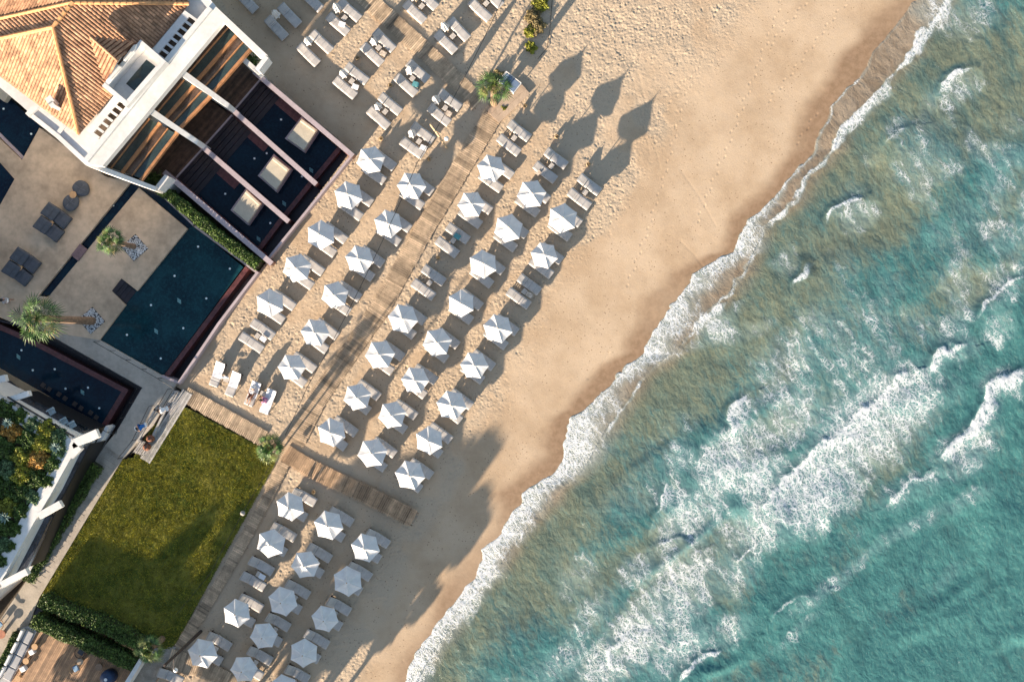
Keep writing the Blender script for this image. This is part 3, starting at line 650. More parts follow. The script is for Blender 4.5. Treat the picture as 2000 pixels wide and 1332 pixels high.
c = P(336,1318); place_lounger(c.x, c.y, -math.radians(25), 'beige lounger at the bottom edge beside the tall dark post', 'beige sun loungers set out in pairs on the sand', 0)
# ================= the hotel side =================
m_terr = mat('trowelled_terrace', (.53,.40,.28), .85, .2, .22, .12, 18, spec=.3)
m_path = mat('pale_concrete', (.44,.39,.33), .85, .12, .6, .12, 18, spec=.3)
m_wwall = mat('white_render', (.70,.68,.65), .85, .075, .5, .06, 20, spec=.2)
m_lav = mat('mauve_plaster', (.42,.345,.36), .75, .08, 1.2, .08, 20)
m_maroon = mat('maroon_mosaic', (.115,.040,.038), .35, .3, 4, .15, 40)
m_darkt = mat('black_stone', (.022,.017,.022), .4, .3, 2, .1, 30)
m_metal = mat('black_metal', (.02,.02,.022), .45, .1, metal=.3)
m_glassy = mat('smoked_glass', (.035,.055,.055), .08, .2, 1.2, 0, spec=.8)
m_timber = mat('varnished_timber', (.42,.20,.09), .45, .2, 3, .1, 30, stretch=(1,1,1))
m_deck_d = mat('dark_timber_deck', (.10,.058,.038), .7, .3, 2.5, .2, 30, tone=.4)
m_cushd = mat('charcoal_fabric', (.075,.085,.105), .9, .15, 3, .2, 30, tone=.2)
m_wood = mat('honey_wood', (.50,.30,.15), .6, .12, 5)
m_pebw = mat('white_pebble', (.62,.62,.62), .8, .25, 8)
def water_mat(name, c1, c2):
    m, t, b = new_mat(name); v = t.coord(); n_ = t.noise(v, .30, 5, .65); n2 = t.noise(v, 5, 4, .7)
    c = t.mix(t.ramp(n_, .35, .7), c1, c2); c = t.mix(t.m('MULTIPLY', t.ramp(n2, .4, .8), .45), c, tuple(x*2.2 for x in c2))  # fine light mottle paints reflections and caustics into the water colour
    m.node_tree.links.new(c, b.inputs['Base Color']); b.inputs['Roughness'].default_value = .08; b.inputs['IOR'].default_value = 1.33
    m.node_tree.links.new(t.bump(t.noise(v, 2.2, 3, .5), .12, .05), b.inputs['Normal']); return m
m_pool = water_mat('pool_water', (.003,.018,.028), (.008,.046,.058))
m_pool2 = water_mat('plunge_water', (.003,.007,.018), (.004,.020,.036))
m_cyan = mat('drain_grate', (.16,.34,.36), .4, .2, 20)
m_lamp_w = mat('lamp_lens', (.75,.85,.85), .3, 0)
def flat(name, poly, z, thick, m, kind='structure', zref=None):
    b = MB(); b.prism([P(x, y, z) for x, y in poly], z-thick, z); o = b.build(name, m); tag(o, kind=kind); return o
def wallpx(b, pts, wpx, z0, z1, mi=0, closed=False, zt=None):
    """wall along a px polyline drawn at its top height z1"""
    P_ = [P(x, y, z1) for x, y in pts]; hw = wpx/PX/2
    for i_, (a, c) in enumerate(zip(P_[:-1], P_[1:])):
        d = (c-a); L_ = math.hypot(d.x, d.y); rz = math.atan2(d.y, d.x); zz = z1-.004*(i_%3); b.box(((a.x+c.x)/2, (a.y+c.y)/2, (z0+zz)/2), (L_+wpx/PX*.98, wpx/PX, zz-z0), rz, mi)
# base under the hotel side
flat('ground', [(-900,-900),(720,-900),(505,140),(690,301),(503,536),(350,748),(372,768),(520,865),(540,903),(345,1262),(200,1900),(-900,1900)], -1.6, .3, mat('subsoil', (.10,.08,.06), .9, .2, 1))
TZ = .35
# terraces (px polygons)
flat('terrace', [(-60,225),(0,272),(43,313),(77,250),(160,310),(205,345),(255,356),(75,578),(95,580),(48,640),(0,620),(-60,600)], TZ, 1.9, m_terr)
flat('terrace', [(271,367),(366,447),(268,568),(237,544),(218,568),(245,596),(194,664),(84,647),(40,625),(97,577)], TZ+.004, 1.9, m_terr)
flat('terrace', [(84,647),(194,664),(317,734),(345,748),(330,778),(300,830),(240,895),(205,870),(228,842),(278,757),(160,690)], TZ-.01, 1.7, m_path)
flat('footpath', [(240,895),(205,870),(182,905),(52,1133),(20,1180),(-60,1300),(-60,1420),(0,1320),(58,1215),(76,1168)], .20, 1.6, mat('stone_slab_paving', (.40,.35,.29), .85, .14, 1.3, .2, 12, spec=.3))
# joints between the slabs of the footpath are shallow strips of mortar
b = MB()
for i in range(26):
    f_ = i/26; cx_, cy_ = 218-165*f_, 888+260*f_; jj = random.uniform(-3, 3); a_ = P(cx_-14+jj, cy_-8, .206); c_ = P(cx_+18+jj, cy_+12, .206); d = c_-a_; b.box((a_+c_)/2, (d.length*.8, .02, .006), math.atan2(d.y, d.x))
o = b.build('paving_joints', mat('mortar', (.26,.22,.18), .9)); tag(o, kind='structure')
# ---- lawn ----
lawn_poly = [(300,832),(364,797),(520,880),(538,902),(343,1255),(330,1265),(255,1256),(76,1168),(240,897),(262,895)]
Xl, Yl, nlx, nly = grid(-38, -18.2, -25, -5, .1); LX = Xl*PX+1000; LY = 666-Yl*PX
kl = poly_mask(LX, LY, lawn_poly); Zl = .10+.06*(fbm(Xl*1.5, Yl*1.5, 4, 91, .7)-.5)+.05*(vnoise(Xl*9, Yl*9, 92)-.5)
Fl, ul_ = grid_faces(nlx, nly, kl)
m_lawn, t, b = new_mat('lawn_turf'); v = t.coord(); n1 = t.noise(v, .45, 4, .6); n2 = t.noise(v, 5, 4, .7)
c = t.mix(t.ramp(n1, .35, .68), (.07,.105,.020), (.29,.26,.055)); c = t.mix(t.m('MULTIPLY', t.ramp(n2, .4, .75), .6), c, (.16,.14,.04))
m_lawn.node_tree.links.new(c, b.inputs['Base Color']); b.inputs['Roughness'].default_value = .95; b.inputs['Specular IOR Level'].default_value = .1
m_lawn.node_tree.links.new(t.bump(t.noise(v, 14, 4, .7), .9, .06), b.inputs['Normal'])
lw = mesh_np('lawn', np.stack([Xl, Yl, Zl], -1).reshape(-1,3)[ul_], Fl, m_lawn); tag(lw, kind='structure')
m_grass = mat('grass_blade', (.36,.34,.055), .8, .4, 3, 0, tone=.5, spec=.2)
def tufts(name, n, poly, zf, hgt, m, rng=RNG):
    x0, x1 = min(p[0] for p in poly), max(p[0] for p in poly); y0, y1 = min(p[1] for p in poly), max(p[1] for p in poly)
    x = rng.uniform(x0, x1, n); y = rng.uniform(y0, y1, n); k_ = poly_mask(x, y, poly); x = (x[k_]-1000)/PX; y = (666-y[k_])/PX; n = len(x)
    th = rng.uniform(0, 6.28, n); h = rng.uniform(.5, 1, n)*hgt; wd = h*.28; lean = rng.uniform(-.6, .6, (n, 2))*h[:,None]
    co = np.zeros((n,3,3)); co[:,0,0] = x-np.cos(th)*wd; co[:,0,1] = y-np.sin(th)*wd; co[:,1,0] = x+np.cos(th)*wd; co[:,1,1] = y+np.sin(th)*wd
    co[:,0,2] = co[:,1,2] = zf; co[:,2,0] = x+lean[:,0]; co[:,2,1] = y+lean[:,1]; co[:,2,2] = zf+h
    tn = np.repeat(rng.uniform(0,1,n), 3)
    return mesh_np(name, co.reshape(-1,3), np.arange(n*3).reshape(n,3), m, {'tone': tn}, smooth=False)
gr = tufts('grass', 240000, lawn_poly, .08, .12, m_grass); tag(gr, kind='stuff', label='short green grass of the walled lawn', cat='grass')
# ---- leaves ----
m_leaf = mat('hedge_leaf', (.075,.125,.026), .6, .4, 2.5, 0, tone=.6, spec=.35)
m_leaf_y = mat('sunny_leaf', (.26,.27,.04), .6, .4, 2.5, 0, tone=.6, spec=.3)
m_leaf_g = mat('grey_green_leaf', (.12,.19,.09), .6, .3, 2.5, 0, tone=.5, spec=.3)
def leaves(name, pts, size, m, parent=None, rng=RNG, flat_=.5, k=0):
    """many small leaf faces at the points (n,3)"""
    n = len(pts); a = rng.normal(size=(n,3)); a[:,2] *= flat_; a /= np.linalg.norm(a, axis=1)[:,None]
    c = rng.normal(size=(n,3)); c = np.cross(a, c); c /= np.linalg.norm(c, axis=1)[:,None]
    s_ = (rng.uniform(.6, 1.3, n)*size)[:,None]
    co = np.stack([pts-a*s_*.6, pts+c*s_*.28, pts+a*s_*.6, pts-c*s_*.28], 1)
    tn = np.repeat(rng.uniform(0,1,n), 4)
    return mesh_np(name, co.reshape(-1,3), np.arange(n*4).reshape(n,4), m, {'tone': tn}, smooth=False, parent=parent)
def hedge(name, pts, wpx, z0, z1, n, label, cat='hedge', m=None, size=.13, core=True, ragged=.22):
    root = empty(name, tuple(P(*pts[0], z0))); ms = []
    P_ = [P(x, y, z1) for x, y in pts]; W_ = wpx/PX; L_ = [(c-a).length for a, c in zip(P_[:-1], P_[1:])]; tot = sum(L_); out = []
    for _ in range(n):
        s_ = random.random()*tot; i = 0
        while s_ > L_[i] and i < len(L_)-1: s_ -= L_[i]; i += 1
        d = (P_[i+1]-P_[i]).normalized(); nr_ = Vector((-d.y, d.x, 0)); bulge = 1+ragged*math.sin(s_*3.1+i)*.6+random.gauss(0, ragged*.35)
        face = random.random(); hh = z1-z0
        if face < .6: q = random.uniform(-.5,.5)*bulge; z = z1+random.gauss(0,.07)-abs(q)**3*.8*hh*.5
        else: q = random.choice((-.5,.5))*bulge+random.gauss(0,.04); z = z0+random.random()*hh
        p = P_[i]+d*s_+nr_*q*W_; out.append((p.x-root.location.x, p.y-root.location.y, z-root.location.z))
    leaves('foliage', np.array(out), size, m or m_leaf, root)
    if core:
        b = MB()
        for a, c in zip(P_[:-1], P_[1:]):
            d = c-a; b.box(((a.x+c.x)/2-root.location.x, (a.y+c.y)/2-root.location.y, (z0+z1)/2-root.location.z-.05), (d.length, W_*.80, z1-z0-.10), math.atan2(d.y, d.x))
        b.build('branches', mat('twig_mass', (.030,.035,.014), .9, .3, 5), root)
    tag(root, label, cat); return root
hedge('hedge', [(78,1172),(130,1196),(200,1222),(276,1262)], 24, 0, 1.3, 9000, 'leafy green hedge bordering the bottom of the lawn')
hedge('hedge', [(62,1212),(120,1238),(190,1268),(262,1300)], 24, 0, 1.5, 10000, 'leafy green hedge between the dark alley and the lounge deck')
hedge('hedge', [(186,908),(150,965),(100,1050),(50,1134)], 22, 0, .9, 9000, 'low dark hedge between the planted roof building and the stone path')
hedge('hedge', [(306,363),(350,398),(420,456),(503,518)], 19, -.4, 1.2, 11000, 'clipped hedge between the large pool and the villa plunge pools')
flat('alley', [(60,1180),(290,1290),(280,1300),(60,1200)], .05, .3, m_darkt)
flat('terrace', [(205,1285),(300,1262),(345,1262),(295,1345),(230,1345)], .08, .3, mat('grit', (.30,.27,.23), .9, .2, 2))
flat('lounge_deck', [(76,1215),(270,1302),(235,1345),(175,1400),(-20,1400),(22,1335),(50,1235)], .14, .3, m_deck_d)
b = MB(); A = P(76,1222,.18); 
dv = (P(20,1322,.18)-A).normalized(); nv = Vector((-dv.y, dv.x, 0)) if (P(270,1302,.18)-A).dot(Vector((-dv.y, dv.x, 0))) > 0 else Vector((dv.y,-dv.x,0))
Ld = (P(270,1302,.18)-A).dot(nv)
for i in range(int(Ld/.14)):
    c_ = A+nv*(.07+i*.14)+dv*(2.9-.0*i); b.box((c_.x, c_.y, .16), (6.6, .125, .04), math.atan2(dv.y, dv.x), tone=random.random())
o = b.build('lounge_deck', mat('deck_planks', (.36,.225,.135), .75, .2, 2.5, .25, 30, tone=.3)); tag(o, kind='structure')
# ---- pools ----
def disc(b, px, py, z, r, mi=0, k=10): b.lathe([(r,0),(r,.015)], k, tuple(P(px, py, z)), mi)
def pool(label, water_poly, zw, lights, drains, walls, mwater=None, extra=None):
    root = empty('swimming_pool', tuple(P(*water_poly[0], zw)))
    inv = -Vector(root.location)
    def bld(b, name, m, bevel=0): o = b.build(name, m, root, tuple(inv)); return o
    b = MB(); b.prism([P(x, y, zw) for x, y in water_poly], -1.28, zw); bld(b, 'water', mwater or m_pool)
    for pts, w_, z0, z1, m, nm in walls:
        b = MB(); wallpx(b, pts, w_, z0, z1); bld(b, nm, m)
    for x, y in lights:
        b = MB(); disc(b, x, y, zw+.003, .085); bld(b, 'pool_light', m_lamp_w)
    for x, y in drains:
        b = MB(); c_ = P(x, y, zw+.01)
        for q in range(4): b.box(c_+Vector((0, -.12+.08*q, 0)), (.34, .05, .02), -.6)
        bld(b, 'drain_cover', m_cyan)
    if extra: extra(root, bld)
    tag(root, label, 'swimming pool'); return root
def steps_extra(polys, z_list, m=m_darkt):
    def f(root, bld):
        for poly, z in zip(polys, z_list):
            b = MB(); b.prism([P(x, y, z) for x, y in poly], -1.2, z); bld(b, 'step', m)
    return f
def lerp(a, b, t_): return (a[0]+(b[0]-a[0])*t_, a[1]+(b[1]-a[1])*t_)
def quad_slices(q, n, gap=.0):
    """slice quad q (4 px corners, sliced along 0->1 / 3->2) into n bands"""
    return [[lerp(q[0], q[1], i/n), lerp(q[0], q[1], (i+1-gap)/n), lerp(q[3], q[2], (i+1-gap)/n), lerp(q[3], q[2], i/n)] for i in range(n)]
st_q = [(218,568),(246,594),(266,570),(237,544)]
sl_ = quad_slices(st_q, 4)
pool('large dark tiled pool beside the two palms on the terrace', [(366,447),(379,441),(475,522),(318,735),(194,664),(245,596),(218,568),(237,544),(268,568)], .12,
     [(387,482),(341,539),(449,525),(295,596),(403,583),(248,654),(358,641),(314,700)], [(350,588),(305,647)],
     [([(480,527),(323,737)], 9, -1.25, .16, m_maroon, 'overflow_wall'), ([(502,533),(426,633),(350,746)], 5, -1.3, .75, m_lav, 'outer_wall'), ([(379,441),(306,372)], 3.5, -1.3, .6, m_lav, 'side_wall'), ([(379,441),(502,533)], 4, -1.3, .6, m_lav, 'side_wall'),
      ([(317,735),(350,748)], 4, -1.3, .5, m_lav, 'end_wall')], None, steps_extra(sl_, [.30,.24,.19,.15]))
flat('trough_floor', [(484,531),(500,540),(350,742),(328,738)], -.9, .3, m_darkt)
# channel of dark water round the upper terrace
b = MB(); root = empty('water_channel', tuple(P(271,367,.1))); b.prism([P(x, y, .1) for x, y in [(255,357),(300,366),(380,440),(366,447),(271,367),(97,577),(75,578)]], -1.25, .1)
b.build('water', m_pool2, root, tuple(-root.location)); tag(root, 'narrow dark water channel between the lounging terrace and the palm terrace', 'channel')
b = MB(); c_ = P(155,493,TZ+.06); b.box(c_, (1.15,.72,.14), -math.radians(-52)); o = b.build('bridge_slab', mat('purple_slab', (.19,.12,.125), .6, .2, 4), bevel=.02); tag(o, 'small mauve slab bridging the narrow water channel', 'slab')
for (x, y) in ((120,525),(222,402)):
    b = MB(); disc(b, x, y, .11, .06); o = b.build('channel_light', m_lamp_w); tag(o, 'tiny white light in the channel '+('left below the mauve slab' if x < 150 else 'right above the mauve slab'), 'light')
def sub_seats(root, bld):
    for x, y in ((84,752),(96,760),(115,770),(127,778),(146,789),(158,797),(177,806),(188,815)):
        b = MB(); b.box(P(x, y, .13), (.34,.34,.05), -.6); bld(b, 'submerged_seat', mat('brown_stone', (.055,.04,.035), .6, .2, 6))
pool('dark pool wrapping the white building with the planted roof', [(-60,625),(52,664),(243,763),(200,835),(0,720),(-60,700)], .10, [(42,684),(107,721),(64,723),(128,759),(172,757),(194,797)], [(36,697),(161,766)],
     [([(-60,612),(54,663),(244,763),(200,836)], 10, -1.25, .15, m_maroon, 'overflow_wall'), ([(2,627),(80,646),(278,757),(229,843)], 4, -1.3, .30, m_darkt, 'outer_wall')], m_pool2, sub_seats)
flat('trough_floor', [(58,656),(80,648),(276,758),(228,841),(206,832),(250,765)], -1.0, .2, m_darkt)
flat('terrace', [(-60,678),(0,720),(196,832),(209,836),(203,846),(140,850),(0,772),(-60,740)], .22, 1.7, mat('ochre_walkway', (.30,.225,.14), .85, .14, 1.5, .12))
# plunge pools of the villas
ZC = .95   # coping height of dividing walls
W1 = [(499,143),(592,224),(686,302)]; W2 = [(444,206),(530,283),(614,357)]; W3 = [(386,279),(473,356),(560,430)]; W4 = [(324,339),(428,430),(527,512)]
far_in = [(662,291),(505,490)]
def on(l, t_): return lerp(l[0], l[1], t_)
bays = [('upper', [(506,158),(662,291),(612,352),(458,214)]), ('middle', [(451,226),(608,356),(557,420),(400,284)]), ('lower', [(393,292),(553,424),(506,487),(343,348)])]
dayb = [[(589.5,231),(620,253),(593,293.5),(560,270)], [(535,305),(566,330),(539,371),(507,343)], [(482,370),(510.6,397),(483.5,435.6),(453.5,410)]]
plw = [[(549,234),(521,300),(493,255)], [(434,268),(497,310),(590,345)], [(440,379),(528,436),(360,346)]]
ZW = -.45
for i, (nm, q) in enumerate(bays):
    near = [lerp(q[0], q[1], 0), lerp(q[0], q[1], .26), lerp(q[3], q[2], .26), lerp(q[3], q[2], 0)]
    qq = [lerp(q[0], q[1], -.02), lerp(q[0], q[1], 1.0), lerp(q[3], q[2], 1.0), lerp(q[3], q[2], -.02)]
    stp = quad_slices([near[0], near[1], near[2], near[3]], 5, .12)
    pool(f'{nm} dark plunge pool of the three beside the white villas', qq, ZW, plw[i]+[lerp(q[0], q[3], k) if False else lerp(lerp(q[0],q[3],k), lerp(q[1],q[2],k), .04) for k in (.18,.22,.55)], [((608,333),(555,398),(505,467))[i]],
         [([q[1], q[2]], 9, -1.3, ZW+.06, m_maroon, 'overflow_wall')], m_pool2, steps_extra(stp, [ZW+.30, ZW+.22, ZW+.15, ZW+.09, ZW+.04]))
    # daybed
    dq = dayb[i]; root = empty('daybed', tuple(P(*dq[0], 0))); inv = -Vector(root.location); cx_ = sum(p[0] for p in dq)/4; cy_ = sum(p[1] for p in dq)/4
    b = MB(); b.prism([P(cx_+(x-cx_)*1.12, cy_+(y-cy_)*1.12, .18) for x, y in dq], -1.2, .18); b.build('plinth', m_lav, root, tuple(inv))
    b = MB(); b.smooth = False; b.prism([P(x, y, .62) for x, y in dq], .18, .62); b.build('mattress', mat('sand_canvas', (.50,.44,.34), .9, .08, 2, .15, 40), root, tuple(inv), bevel=.06)
    b = MB(); e0, e1 = P(*dq[0], .68), P(*dq[1], .68); d = e1-e0; n_ = (P(*dq[3], .60)-e0).normalized(); c_ = (e0+e1)/2+n_*.16; b.box(c_, (d.length*.92, .26, .12), math.atan2(d.y, d.x)); b.build('bolster', mat('sand_canvas', (.50,.44,.34)), root, tuple(inv), bevel=.05)
    tag(root, f'square beige daybed on a plinth in the {nm} plunge pool', 'daybed', 'daybeds standing in the villa plunge pools')
flat('trough_floor', [(668,296),(684,306),(520,505),(508,492)], -1.0, .3, m_darkt)
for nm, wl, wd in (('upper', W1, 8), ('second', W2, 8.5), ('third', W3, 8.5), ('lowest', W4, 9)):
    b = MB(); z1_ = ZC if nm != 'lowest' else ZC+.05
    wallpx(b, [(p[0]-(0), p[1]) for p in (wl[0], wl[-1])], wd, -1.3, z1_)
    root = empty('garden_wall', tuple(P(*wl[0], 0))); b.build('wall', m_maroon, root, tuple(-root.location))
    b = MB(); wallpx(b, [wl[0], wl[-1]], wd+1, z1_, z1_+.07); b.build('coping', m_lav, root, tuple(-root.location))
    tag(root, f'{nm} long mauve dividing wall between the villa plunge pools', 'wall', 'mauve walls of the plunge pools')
b = MB(); wallpx(b, [(686,305),(523,506)], 4.5, -1.3, .72); o = b.build('garden_wall', m_lav); tag(o, 'thin mauve wall closing the plunge pools towards the sand', 'wall')
root = empty('pool_ledge', tuple(P(520,200,ZW))); 
for wl, off in ((W1, 12), (W2, 12), (W3, 12)):
    a_, c_ = lerp(wl[0], wl[1], .12), lerp(wl[1], wl[2], .15 if wl is W1 else -.1); b = MB(); sh = lambda p: (p[0]-off*.62, p[1]+off*.78); wallpx(b, [sh(a_), sh(c_)], 17, -1.2, ZW+.035); b.build('ledge', m_maroon, root, tuple(-root.location))
tag(root, 'maroon mosaic ledges along the upper sides of the plunge pools', 'ledge')
# ---- the villas ----
villa = empty('villa', tuple(P(300,220,0))); VI = tuple(-Vector(villa.location))
def vb(b, name, m, bevel=0, parent=None): 
    o = b.build(name, m, parent or villa, VI if parent is None else (0,0,0), bevel=bevel); return o
def vp(poly, z0, z1, name, m, bevel=0):
    b = MB(); b.prism([P(x, y, z1) for x, y in poly], z0, z1); return vb(b, name, m, bevel)
ZF = 6.2
# body under the roof and its rear wing
vp([(-250,-10),(150,-330),(405,18),(200,310),(168,322),(40,205),(-110,80)], -1.2, 5.6, 'body', m_wwall)
vp([(325,118),(405,17),(436,43),(354,141),(288,220),(200,325),(168,322),(168,308)], ZF-.55, ZF, 'fascia_slab', m_wwall)
b = MB(); wallpx(b, [(170,310),(325,119),(407,19)], 9, ZF, ZF+.28); vb(b, 'parapet', m_wwall)
vp([(405,17),(391,0),(411,0),(422,14),(523,109),(502,108),(436,43)], ZF-.9, ZF, 'frame_arm', m_wwall)
def sloped_wall(p0, p1, z0a, z1a, w0, w1, m, name, zb=-1.2):
    a, c = P(*p0, z0a), P(*p1, z1a); d = (c-a); d.z = 0; n_ = Vector((-d.y, d.x, 0)).normalized(); h0, h1 = w0/PX/2, w1/PX/2
    vs = [a+n_*h0, a-n_*h0, c-n_*h1, c+n_*h1]; bt = [Vector((v_.x, v_.y, zb)) for v_ in vs]
    b = MB(); b.add(vs+bt, [(0,1,2,3),(7,6,5,4),(0,4,5,1),(1,5,6,2),(2,6,7,3),(3,7,4,0)]); vb(b, name, m)
sloped_wall((330,124), (446,207), ZF+.002, 2.7, 12, 9, m_wwall, 'fin_wall')
sloped_wall((262,196), (386,279), ZF+.002, 2.7, 12, 9, m_wwall, 'fin_wall')
sloped_wall((168,318), (304,369), ZF+.002, 2.9, 9, 8, m_wwall, 'fin_wall')
sloped_wall((502,136), (521,111), ZF-.004, ZF-.004, 8, 8, m_wwall, 'end_wall', 5.0)
vp([(300,368),(322,341),(330,346),(310,372)], -1.2, 2.6, 'end_wall', m_wwall)
vp([(470,118),(500,142),(506,137),(478,112)], -1.2, 2.6, 'end_wall', m_wwall)
# terraces with timber deck
for i, q in enumerate(([(414,180),(488,98),(507,157),(458,214)], [(352,248),(414,180),(452,226),(400,284)], [(292,318),(352,250),(394,292),(343,348)])):
    q = [(335+(i == 0)*20-(i)*44, 150+i*72), (436-i*84, 44+i*90), q[2], q[3]]
    q = [[(352,141),(436,43),(507,157),(458,214)], [(288,220),(346,150),(452,226),(400,284)], [(200,325),(282,224),(394,292),(343,348)]][i]
    vp(q, -1.2, -.12, 'timber_deck', m_deck_d)
    # plank lines
    b = MB()
    for k in range(22):
        a_ = P(*lerp(q[0], q[3], (k+.5)/22), -.10); c_ = P(*lerp(q[1], q[2], (k+.5)/22), -.10); d = c_-a_; b.box((a_+c_)/2, (d.length*.97, .16, .03), math.atan2(d.y, d.x), tone=random.random())
    vb(b, 'deck_board', m_deck_d)
    b = MB(); wallpx(b, [q[3], q[2]], 3, -1.2, -.04); vb(b, 'deck_kerb', m_lav)
# interior room objects seen through the bays (glass canopies on timber beams)
bayq = [[(352,142),(436,45),(490,97),(416,182)], [(290,222),(348,150),(410,190),(350,252)], [(204,324),(280,226),(345,262),(278,350)]]
for i, q in enumerate(bayq):
    zq = 4.4
    n_l = lambda t_: (lerp(q[0], q[3], t_), lerp(q[1], q[2], t_))
    for t_, wd, hh, nm in ((.17,2.0,.10,'glazing_bar'), (.46,6.2,.30,'timber_beam'), (.72,2.0,.10,'glazing_bar'), (.97,6.2,.30,'timber_beam')):
        a_, c_ = n_l(t_); b = MB(); z_ = zq-.8*t_; wallpx(b, [a_, c_], wd, z_-hh, z_+.02); vb(b, nm, m_timber)
    for (ta, tb_), dk in (((.0,.16),0),((.18,.42),1),((.49,.70),0),((.74,.94),1)):
        a0_, c0_ = n_l(ta); a1_, c1_ = n_l(tb_); z_ = zq-.8*(ta+tb_)/2-.06; b = MB(); b.prism([P(*a0_, z_), P(*c0_, z_), P(*c1_, z_), P(*a1_, z_)], z_-.02, z_)
        vb(b, 'glass_pane', m_glassy if dk else mat('brown_glass', (.07,.045,.035), .15, .4, 1.5, 0, spec=.7))
# louvred balconies: white slab with slots
def balcony(p0, p1, depth, nslots, z):
    """p0->p1 along the facade (px), depth vector px towards the roof"""
    dx, dy = depth; b = MB()
    def pr(poly, z0, z1): b.prism([P(x, y, z1) for x, y in poly], z0, z1)
    back = [(p0[0]+dx, p0[1]+dy), (p1[0]+dx, p1[1]+dy)]
    fr = .52
    pr([(p0[0]+dx*fr, p0[1]+dy*fr), (p1[0]+dx*fr, p1[1]+dy*fr), back[1], back[0]], z-.15, z)
    for k in range(nslots+1):
        a_ = lerp(p0, p1, (k)/(nslots+.35)); c_ = lerp(p0, p1, (k+.35)/(nslots+.35)); pr([a_, c_, (c_[0]+dx*fr, c_[1]+dy*fr), (a_[0]+dx*fr, a_[1]+dy*fr)], z-.15, z)
    vb(b, 'slatted_balcony', m_wwall)
    b = MB(); b.prism([P(*p, z-.5) for p in (p0, p1, (p1[0]+dx*.6, p1[1]+dy*.6), (p0[0]+dx*.6, p0[1]+dy*.6))], z-.56, z-.5); vb(b, 'balcony_floor', mat('brown_floor', (.12,.085,.06), .6, .3, 2))
balcony((192,272), (248,203), (-24,-17), 6, ZF-.02)
balcony((318,118), (385,38), (-24,-17), 7, ZF-.02)
# central box with roof opening
b = MB()
for q_, pts in enumerate(([(205,168),(246,202)], [(246,204),(318,121)], [(318,121),(275,84)], [(275,84),(205,168)])): wallpx(b, pts, 8, ZF-.5, ZF+.75-.005*q_)
vb(b, 'box_parapet', m_wwall)
vp([(210,168),(274,90),(315,122),(250,200)], ZF-1.2, ZF-.1, 'box_floor', m_wwall)
vp([(246,164),(286,117),(309,134),(268,183)], ZF-.6, ZF-.06, 'skylight', m_glassy)
vp([(224,124),(238,130),(228,141),(214,156),(206,158)], ZF-.5, ZF+.95, 'corner_pier', m_wwall, .08)
vp([(260,88),(267,86),(262,101),(244,121),(238,116)], ZF-.5, ZF+.9, 'corner_pier', m_wwall, .08)
# left side parapets
b = MB(); wallpx(b, [(-60,98),(0,137),(70,205)], 7, 4.8, 5.6); wallpx(b, [(56,222),(78,200)], 9, 4.6, 5.9); wallpx(b, [(56,222),(112,266),(168,318)], 8, 4.6, 5.7); wallpx(b, [(112,262),(124,247)], 8, 4.6, 5.68); vb(b, 'parapet', m_wwall)
vp([(78,205),(110,240),(110,262),(60,222)], 3.5, 4.6, 'ledge', m_wwall)
vp([(122,252),(150,266),(186,296),(168,310),(118,268)], 4.0, 4.7, 'ledge', mat('yellow_terrace', (.45,.33,.17), .8, .1))
# chimneys
for x, y, s_ in ((100,197,1.0), (104,206,.7)):
    b = MB(); c_ = P(x, y, 7.4); b.box((c_.x, c_.y, 6.8), (.36*s_,.36*s_,1.5), .6); b.box((c_.x, c_.y, 7.6), (.48*s_,.48*s_,.12), .6); vb(b, 'chimney', m_wwall)
